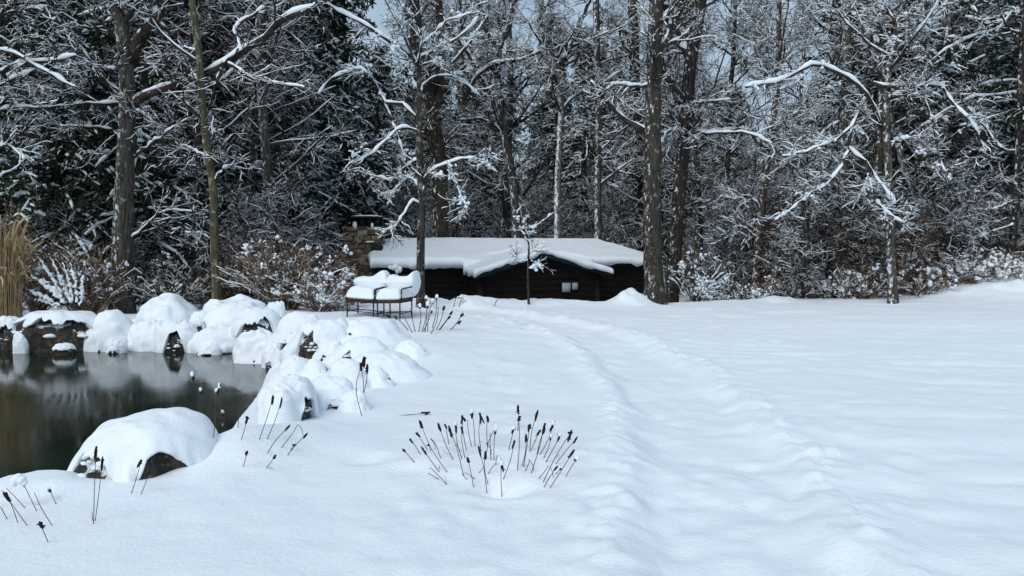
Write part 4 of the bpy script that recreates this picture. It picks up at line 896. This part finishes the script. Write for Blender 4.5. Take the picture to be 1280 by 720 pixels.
def scatter(n, y0, y1, r, pad=2.0, mind=1.0, xr=None, avoid=True):
    out = []; tries = 0
    while len(out) < n and tries < n * 60:
        tries += 1; y = y0 + (y1 - y0) * r.rand(); hw = y * .615 + pad; x = (r.rand() * 2 - 1) * hw
        if xr and not (xr[0] <= 640 + F * x / y <= xr[1]): continue
        uv = (np.array([x, y, 0]) - CO); u, v = uv @ CU, uv @ CV
        if avoid and (-1.4 < u < CL + .6 and -3.5 < v < CD + .7): continue
        if y < 22 and abs(x + .6) < 5.2: continue
        if any((x - a) ** 2 + (y - b) ** 2 < mind ** 2 for a, b in out): continue
        out.append((x, y))
    return sorted(out, key=lambda p: p[1])

KEYS = [(846, 21.5, 34), (1060, 22.5, 26), (948, 22, 24), (1113, 19, 30), (1266, 21, 24), (1150, 23.5, 22), (155, 18.5, 40), (268, 18, 24), (797, 31, 34), (748, 28, 22), (697, 28, 24), (545, 26.5, 30)]
def clear(p): return not any(p[1] < Y + .6 and abs(640 + F * p[0] / p[1] - x) < w_ for x, Y, w_ in KEYS)
def gap(p):
    q = 640 + F * p[0] / p[1]; return 640 < q < 770 or 885 < q < 1050 or 430 < q < 500 or 1225 < q < 1275
GT = 'bare trees deep in the wood'; LT = 'slender bare tree with snow lined branches deep in the wood'
trees = [bare_tree(100 + k, H, r0, b, LT, GT) for k, (H, r0, b) in enumerate([(15, .16, 'bark_dark'), (13, .11, 'bark_half'), (16, .19, 'bark_grey'), (12, .09, 'bark_white'), (14, .13, 'bark_half'), (11, .08, 'bark_dark'), (15, .14, 'bark_brown')])]
rt = np.random.RandomState(21)
place(trees, [p for p in scatter(22, 24.5, 31, rt, 1.5, 1.2) if clear(p) and (not gap(p) or rt.rand() < .2)], .85, 1.15, rt)
place(trees, [p for p in scatter(74, 30, 58, rt, 2, 1.2) if clear(p) and (not gap(p) or rt.rand() < .2)], .9, 1.25, rt)
GS = 'snow lined saplings filling the wood edge'; LS = 'tangled bare sapling thick with snow lined twigs at the wood edge'
sap = [sapling(200 + k, H, LS, GS) for k, H in enumerate([4.2, 3.4, 5.2, 2.8, 4.6, 3.8])]
place(trees, scatter(7, 20.5, 24, rt, 0, 1.0, (-20, 400)), .8, 1.0, rt)
place(sap, [p for p in scatter(56, 20.6, 24.5, rt, 1.0, .7) if clear(p) and not 385 < 640 + F * p[0] / p[1] < 490], .6, 1.0, rt); place(sap, scatter(110, 24, 42, rt, 1.5, .8), .9, 1.4, rt)
GR = 'rust leaved beech saplings among the trees'; LR = 'small beech sapling holding dry rust brown leaves under snow'
rus = [sapling(230 + k, H, LR, GR, True) for k, H in enumerate([3.0, 4.0, 2.4])]
place(rus, scatter(8, 22, 28, rt, 0, 1.0, (840, 1010)) + scatter(7, 19.5, 24, rt, 0, .9, (180, 400)) + scatter(3, 20.5, 22, rt, 0, .9, (1060, 1190)), .6, 1.1, rt)
GC = 'dark evergreens behind the bare trees'; LC = 'dark evergreen with snow dusted boughs behind the bare trees'
con = [conifer(300 + k, H, R, LC, GC, z0, 1.0, sn) for k, (H, R, z0, sn) in enumerate([(12, 2.6, .4, .5), (15, 3.0, 1.0, .6), (10, 2.4, .3, .45), (14, 2.6, .8, .6)])]
place(con, [p for p in scatter(22, 24, 33, rt, 1.5, 2.0, (-60, 430)) if not (p[1] < 29 and 640 + F * p[0] / p[1] > 365)], .9, 1.15, rt)
place(con, scatter(9, 22, 36, rt, 14, 2.4, (-430, -50)), .8, 1.1, rt); place(trees, scatter(6, 21, 30, rt, 14, 2.0, (-400, -60)), .9, 1.1, rt)
place(con, scatter(16, 40, 50, rt, 2, 2.4, (380, 860)), .62, .85, rt); place(con, scatter(10, 40, 50, rt, 2, 2.2, (840, 1090)), .5, .65, rt)
place(con, scatter(14, 26, 38, rt, 1.5, 2.2, (1110, 1300)), .75, 1.0, rt)
place(con, scatter(44, 52, 64, rt, 2, 2.0), .65, .9, rt)
def solo(kind, label, x, y, s, rz):
    r = copy_thing(kind, (x, y, gz(x, y) - .1), rz, (s, s, s), label=label)
    if 'group' in r: del r['group']
    return r
solo(con[2], 'dark green hemlock rising behind the dry grass at the far left', -11.2, 21.0, 1.0, 1.0)
solo(con[0], 'dark hemlock between the far left hemlock and the forked grey trunk', -9.2, 21.6, .95, 2.0)
solo(con[3], 'tall dark pine left of the double trunk behind the chimney', -6.0, 31, 1.05, .4)
big = conifer(340, 17, 4.2, 'large pine hanging snow dusted boughs over the right edge', 'dark evergreens behind the bare trees', 3.6, .8, .5, 1.2); del big['group']
big.location = (13.6, 22.5, gz(13.6, 22.5)); big.rotation_euler = (0, 0, .7)
solo(big, 'broad pine with dark gaps behind the leaning snow plastered trunk', 11.6, 25.5, .95, 3.0)
solo(con[3], 'short snow clad evergreen on the right wood edge', 10.9, 21.6, .22, 0)

# ------------------------------------------------------------------ shrubs
def shrub(name, label, px, Y, hpx, wpx, stems, seed, m='twig', leaf=None, blob=0, snow=1.0, bl=(.03, .09), lean=0.0, group=None, twig=5, flat=False):
    r = np.random.RandomState(seed); c = P(px, 380, Y); z = gz(c[0], c[1]); H = hpx * Y / F; W = wpx * Y / F / 2
    root = thing(name, label, 'shrub', (c[0], c[1], z), group); n = 8; s = np.linspace(0, 1, n); st = []
    for k in range(stems):
        a = r.rand() * 6.283; w_ = W * r.rand() ** .6; h = H * (.55 + .45 * r.rand()) * (1 - .35 * (w_ / W) ** 2)
        p = np.stack([c[0] + np.cos(a) * (w_ * s ** 1.2 + .12 * r.rand()) + lean * H * s, c[1] + np.sin(a) * (w_ * .8 * s ** 1.2 + .1), z - .1 + h * s - (.15 * w_ * s ** 3)], -1); p[1:] += r.randn(n - 1, 3) * .025; st.append(p)
    st = np.array(st); sr = np.linspace(.013, .005, n)[None] * np.ones((stems, 1)); gb = Geo(); gs = Geo(); tubes(gb, st, sr, 5)
    a0, b0 = grow(st, sr, twig, .15, .45, 25, 60, r, n=5, t0=.2, up=.08, wob=.2, rr=.8); a1, b1 = grow(a0, b0, 3, .08, .25, 25, 60, r, n=4, t0=.2, up=.06, wob=.2, rr=.9)
    b0 = np.maximum(b0, .005); b1 = np.maximum(b1, .004); tubes(gb, a0, b0, 4, cap=False); tubes(gb, a1, b1, 3, cap=False); part(gb, 'branches', M[m], root)
    snow_on(gs, st, sr, .014 * snow, 5, .6, r); snow_on(gs, a0, b0, .014 * snow, 4, .6, r); snow_on(gs, a1, b1, .010 * snow, 3, .5, r)
    if blob:
        pts = np.concatenate([a0[:, 2:].reshape(-1, 3), a1[:, -1], st[:, 4:].reshape(-1, 3)]); q = pts[r.randint(len(pts), size=blob)]
        zz = np.repeat(bl[0] + (bl[1] - bl[0]) * r.rand(blob, 1) ** 2.2, 4, 0); q = np.repeat(q, 4, 0) + r.randn(blob * 4, 3) * zz * np.array([[.75, .75, .7]]); blobs(gs, q, zz * (.25 + .6 * r.rand(blob * 4, 3)), 1, r, .3)
    if gs.n: part(gs, 'snow_cover', M['snow'], root)
    if leaf:
        gl = Geo(); leaves(gl, a1[:, -1], leaf, .035, r, .06); part(gl, 'dry_leaves', M['leaf_rust'], root)
    return root
shrub('shrub', 'large russet shrub tufted with snow left of the chimney', 358, 18.2, 112, 170, 100, 1, 'twig_red', 2, 190, .9, (.02, .075), twig=6)
shrub('shrub', 'lower snow clotted shrub at the foot of the chimney', 400, 17.6, 60, 90, 40, 2, 'twig_red', 1, 70, 1.2, (.03, .09))
shrub('shrub', 'low brown brush behind the long black boulder', 110, 18.0, 105, 130, 60, 3, 'twig_red', 2, 60, .8, (.03, .08))
shrub('shrub', 'brown brush between the dry grass and the forked trunk', 48, 18.4, 110, 110, 50, 4, 'twig_red', 2, 40, .8, (.03, .10))
shrub('shrub', 'dark twiggy brush between forked trunk and mossy trunk', 215, 18.8, 80, 110, 45, 5, 'twig', 1, 60, 1.0, (.02, .06))
# thick snow plumes on upright stalks
r = np.random.RandomState(9); c = P(85, 386, 16.9); root = thing('snow_plumed_shrub', 'fan of upright stalks sheathed in thick snow plumes beside the dry grass', 'shrub', (c[0], c[1], gz(c[0], c[1])))
st = []
for (bx, tx, ty) in ((92, 40, 345), (88, 48, 322), (92, 62, 318), (95, 78, 322), (98, 90, 330), (85, 34, 362), (100, 104, 345), (90, 56, 350), (94, 72, 345), (80, 44, 375)):
    a = P(bx, 392, 16.9); b = P(tx, ty, 16.7 + .3 * r.rand()); st.append(spline([a, a * .5 + b * .5 + np.array([.02, 0, .05]), b], 10))
st = np.array(st); g = Geo(); tubes(g, st, np.full(st.shape[:2], .010), 5); part(g, 'branches', M['twig'], root)
g = Geo(); q, qr = dense(st[:, 2:], np.full((len(st), 8), .01), 22); R_ = (.012 + .06 * r.rand(*q.shape[:2]) ** 2) * np.sin(np.linspace(.5, 2.9, 22))[None]; tubes(g, q + np.array([-.01, -.01, .02]) + r.randn(*q.shape) * .012, R_, 7)
part(g, 'snow_cover', M['snow'], root)
# right wood edge
for k, (px, Y, h, wd, lb) in enumerate([(1085, 20.4, 42, 70, 'low rust brown brush at the foot of the grey trunk'), (1145, 20.3, 50, 80, 'rust brown brush right of the arching branch tree'), (1195, 20.6, 45, 80, 'brush half buried in snow near the crooked tree'), (1245, 20.4, 36, 90, 'snow smothered brush by the slender black trunk')]):
    shrub('shrub', lb, px, Y, h, wd, 42, 20 + k, 'twig_red', 3 if k < 2 else 1, 70 + 50 * (k >= 2), 1.2, (.03, .11), twig=4)
shrub('shrub', 'snow feathered shrub right of the thickest lichen trunk', 868, 20.2, 78, 80, 16, 30, 'twig', None, 80, 1.4, (.025, .07), twig=6)
shrub('shrub', 'low brush before the brown trunk', 920, 21.0, 34, 80, 30, 31, 'twig', 1, 50, 1.2, (.03, .08))
shrub('shrub', 'small snow clogged bush below the straight grey trunk', 1048, 20.6, 40, 40, 26, 32, 'twig', 1, 50, 1.4, (.03, .1))
shrub('shrub', 'snowy twigs at the wood edge between brown trunk and dark sapling', 985, 21.2, 40, 90, 30, 33, 'twig_red', 2, 40, 1.0, (.03, .07))
# tall dry grass
r = np.random.RandomState(4); c = P(2, 392, 16.6); zg = gz(c[0], c[1]); root = thing('ornamental_grass', 'tall clump of dry tan grass at the left frame edge', 'grass clump', (c[0], c[1], zg)); root['kind'] = 'thing'
K = 520; n = 10; s = np.linspace(0, 1, n); a = r.rand(K) * 6.283; rr_ = .34 * np.sqrt(r.rand(K)); sp = .10 + .5 * r.rand(K) ** 1.5; h = 1.4 + 1.15 * r.rand(K); dr = .3 + 2.2 * r.rand(K)
pts = np.stack([c[0] + np.cos(a)[:, None] * (rr_[:, None] + sp[:, None] * s ** 2.4), c[1] + np.sin(a)[:, None] * (rr_[:, None] + sp[:, None] * s ** 2.4), zg - .1 + h[:, None] * (s * 1.1 - .28 * dr[:, None] * s ** 4)], -1) + r.randn(K, n, 3) * .008
g = Geo(); tubes(g, pts, (.010 * (1 - .8 * s))[None] * np.ones((K, 1)), 3, cap=False); part(g, 'blades', M['grass'], root)
tp = pts[r.rand(K) < .16][:, 5:]; g = Geo(); tubes(g, tp, np.array([[.008, .02, .03, .02, .006]]) * np.ones((len(tp), 1)), 5); part(g, 'plumes', M['grass'], root)

# ------------------------------------------------------------------ dry perennial stalks in the snow
def clump(label, stems, name='dry_perennial', seed=1, wr=.95, group='dry perennial clumps poking through the snow', head=1.0):
    """stems: (base px, base py, tip px, tip py, kind); kind 0 head, 1 head with snow, 2 bare, 3 twin head"""
    r = np.random.RandomState(seed); b = [ground_at(s[0], s[1]) for s in stems]; c = np.mean(b, 0)
    root = thing(name, label, 'dry plant', (c[0], c[1], c[2]), group); rg = np.mean([q[1] for q in b])
    for s, p in zip(stems, b):
        kind = s[4] if len(s) > 4 else 0; Y = p[1]; tipp = P(s[2], s[3], Y + (Y - rg) * .12 + r.uniform(-.02, .02)); L = np.linalg.norm(tipp - p); k = Y / F
        mid = (p + tipp) / 2 + r.randn(3) * .035 * L; rr = max(.0021, 1.0 * k / 2 * wr)
        d = nrm(tipp - p); line = spline([p - d * .05, mid, tipp], 9)
        if kind == 4: line = spline([p - d * .05, p + (tipp - p) * .6 + np.array([0, 0, .03]), tipp + np.array([-.02, 0, .03]), tipp + np.array([.01, 0, -.01]), tipp + np.array([.015, 0, -.05])], 12)
        g = Geo(); tubes(g, line, np.linspace(rr * 1.15, rr * .75, len(line)), 6)
        if r.rand() < .25 and L > .12:
            a0, b0 = grow(line[None], np.full((1, len(line)), rr), 1, .03, .08, 30, 60, r, n=4); tubes(g, a0, np.maximum(b0, rr * .5), 4)
        stem = part(g, 'stem', M['stem'], root)
        if kind in (0, 1, 3, 5):
            hl = min(.30 * L, .075) * head * r.uniform(.8, 1.25); hw = max(2.6 * k / 2, .007) * head * r.uniform(.85, 1.25) * 1.08
            g = Geo()
            for e in range(2 if kind == 3 else 1):
                dd = nrm(d + r.randn(3) * (.10 + .35 * e)); ax = tipp - dd * hl * .75; q = ax[None] + dd[None] * hl * np.linspace(0, 1, 7)[:, None]
                tubes(g, q, hw * np.array([.35, .75, 1, .95, 1.05, .8, .3]), 7)
                m = 16; bb = q[r.randint(1, 6, m)] + r.randn(m, 3) * hw * .5; blobs(g, bb, hw * (.35 + .3 * r.rand(m, 1)) * np.ones((1, 3)), 1, r, .3)
            hd = sub(g, 'seed_head', M['seed'], stem)
            if kind == 5:
                g = Geo(); blobs(g, tipp[None] + np.array([[0, 0, 0], [-.02, 0, .012], [-.035, 0, .0], [.015, 0, -.015], [-.045, 0, -.022]]), np.array([[.030, .028, .026], [.030, .028, .026], [.026, .025, .026], [.02, .02, .02], [.018, .018, .02]]), 3, r, .05); sub(g, 'snow_tip', M['snow'], stem)
            if kind == 1:
                g = Geo(); blobs(g, (tipp + np.array([-.002, -.002, .004]))[None] + r.randn(3, 3) * .004, np.array([[hw * 1.5, hw * 1.4, hw * 2.0], [hw * 1.2, hw * 1.2, hw * 2.2], [hw, hw, hw * 1.5]]), 2, r, .06); sub(g, 'snow_tip', M['snow'], stem)
    return root
Z8 = [(145, 408, 72, 318), (178, 350, 118, 255), (225, 322, 158, 215), (360, 470, 180, 142), (305, 468, 195, 310), (348, 548, 245, 432, 2), (245, 330, 232, 285), (395, 385, 298, 160), (362, 285, 340, 160), (455, 485, 368, 182), (450, 380, 408, 155, 1), (480, 320, 450, 110, 3), (470, 380, 445, 180), (512, 300, 483, 125, 2), (530, 300, 513, 70, 1), (520, 565, 484, 375),
      (575, 330, 565, 98, 3), (605, 610, 557, 310), (620, 550, 598, 340, 3), (612, 300, 610, 110), (635, 390, 628, 210, 2), (655, 390, 665, 180, 1), (610, 290, 645, 200, 2), (705, 630, 698, 395, 1), (708, 510, 783, 270), (745, 325, 778, 185, 1), (800, 455, 806, 45), (805, 205, 815, 110), (828, 430, 858, 230), (842, 430, 880, 165, 3), (885, 335, 930, 80),
      (888, 478, 975, 165), (890, 330, 945, 200), (930, 350, 975, 180), (940, 355, 1035, 150, 1), (965, 380, 1020, 235, 1), (985, 400, 1078, 220, 1), (970, 530, 1145, 210, 3), (1050, 410, 1180, 245), (975, 565, 1055, 430), (1010, 565, 1160, 330), (1045, 480, 1080, 440), (1115, 495, 1188, 370, 1)]
def z8(s): return (490 + s[0] / 5.12, 500 + s[1] / 5.12, 490 + s[2] / 5.12, 500 + s[3] / 5.12) + tuple(s[4:])
rz = np.random.RandomState(8)
for k in range(12):
    bx, by = rz.uniform(250, 1050), rz.uniform(330, 520); Z8.append((bx, by, bx + (bx - 640) * .10 + rz.uniform(-50, 50), by - rz.uniform(20, 110), 2 if k % 3 else 4))
clump('wide fan of dark headed dry stems in the open front snow', [z8(s) for s in Z8], seed=3)
clump('dry stems leaning at the lower left corner by the pond edge', [(22, 655, 8, 618, 0), (34, 658, 6, 618, 0), (66, 657, 43, 616, 2), (60, 678, 50, 654, 3), (31, 635, 8, 610, 2), (8, 650, -8, 625, 0), (70, 630, 62, 612, 1), (46, 640, 27, 600, 5)], seed=4)
clump('tall paired stalk before the big front boulder', [(117, 655, 120, 562, 0), (119, 652, 128, 575, 0), (116, 652, 115, 640, 2)], seed=5)
clump('two short stalks against the cap of the big front boulder', [(164, 617, 176, 577, 0), (176, 618, 186, 591, 0)], seed=6)
clump('snow tipped stalks standing against the pond water', [(257, 552, 241, 468, 1), (255, 545, 251, 487, 1), (267, 555, 275, 483, 1), (275, 530, 272, 488, 1), (252, 548, 249, 527, 1), (279, 530, 278, 516, 1), (264, 542, 262, 532, 2)], seed=7)
clump('straight stalks on the mound between pond and path', [(298, 534, 306, 492, 2), (301, 552, 309, 523, 0), (324, 551, 341, 497, 0), (334, 549, 352, 500, 0), (336, 568, 361, 533, 0), (353, 560, 376, 536, 4), (360, 569, 383, 543, 0), (363, 565, 368, 556, 0), (304, 585, 309, 565, 3), (333, 586, 344, 570, 3)], seed=8)
clump('single tall stalk with clustered seed balls above the path side mound', [(454, 520, 455, 449, 3), (454, 500, 451, 456, 0), (454, 492, 459, 458, 0)], seed=9, head=1.2)
clump('short crooked twigs beside the clustered seed ball stalk', [(427, 509, 425, 477, 0), (430, 500, 434, 490, 4), (447, 503, 446, 485, 2), (409, 503, 392, 478, 2), (389, 507, 381, 500, 2)], seed=10)
clump('dry stalk lying flat on the snow behind the wide fan', [(502, 520, 535, 516, 3)], seed=12)
clump('snowy seed stalks between the iron chairs and the slim trunk', [(497, 413, 484, 394, 0), (500, 414, 492, 404, 0), (515, 416, 500, 388, 2), (519, 415, 512, 385, 2), (523, 415, 525, 382, 1), (527, 415, 535, 380, 1), (531, 415, 533, 372, 1), (538, 417, 548, 384, 2), (548, 413, 565, 390, 0), (550, 412, 562, 396, 0), (565, 411, 578, 393, 0), (563, 413, 575, 402, 0), (535, 414, 541, 376, 1), (540, 410, 546, 371, 1), (510, 413, 494, 396, 0), (529, 414, 540, 387, 1), (545, 412, 555, 384, 0)], seed=13, head=.95)
clump('twigs poking from the snow along the cabin wall', [(567, 384, 570, 370, 0), (573, 384, 577, 372, 1), (618, 383, 622, 374, 2)], seed=14)
clump('fine twigs sticking from the far boulders', [(303, 388, 302, 374, 2), (297, 388, 295, 380, 2), (312, 420, 318, 412, 2), (400, 445, 396, 432, 2), (310, 436, 300, 424, 2)], seed=15)
for o in list(bpy.data.objects):
    if '_w' in o: del o['_w']
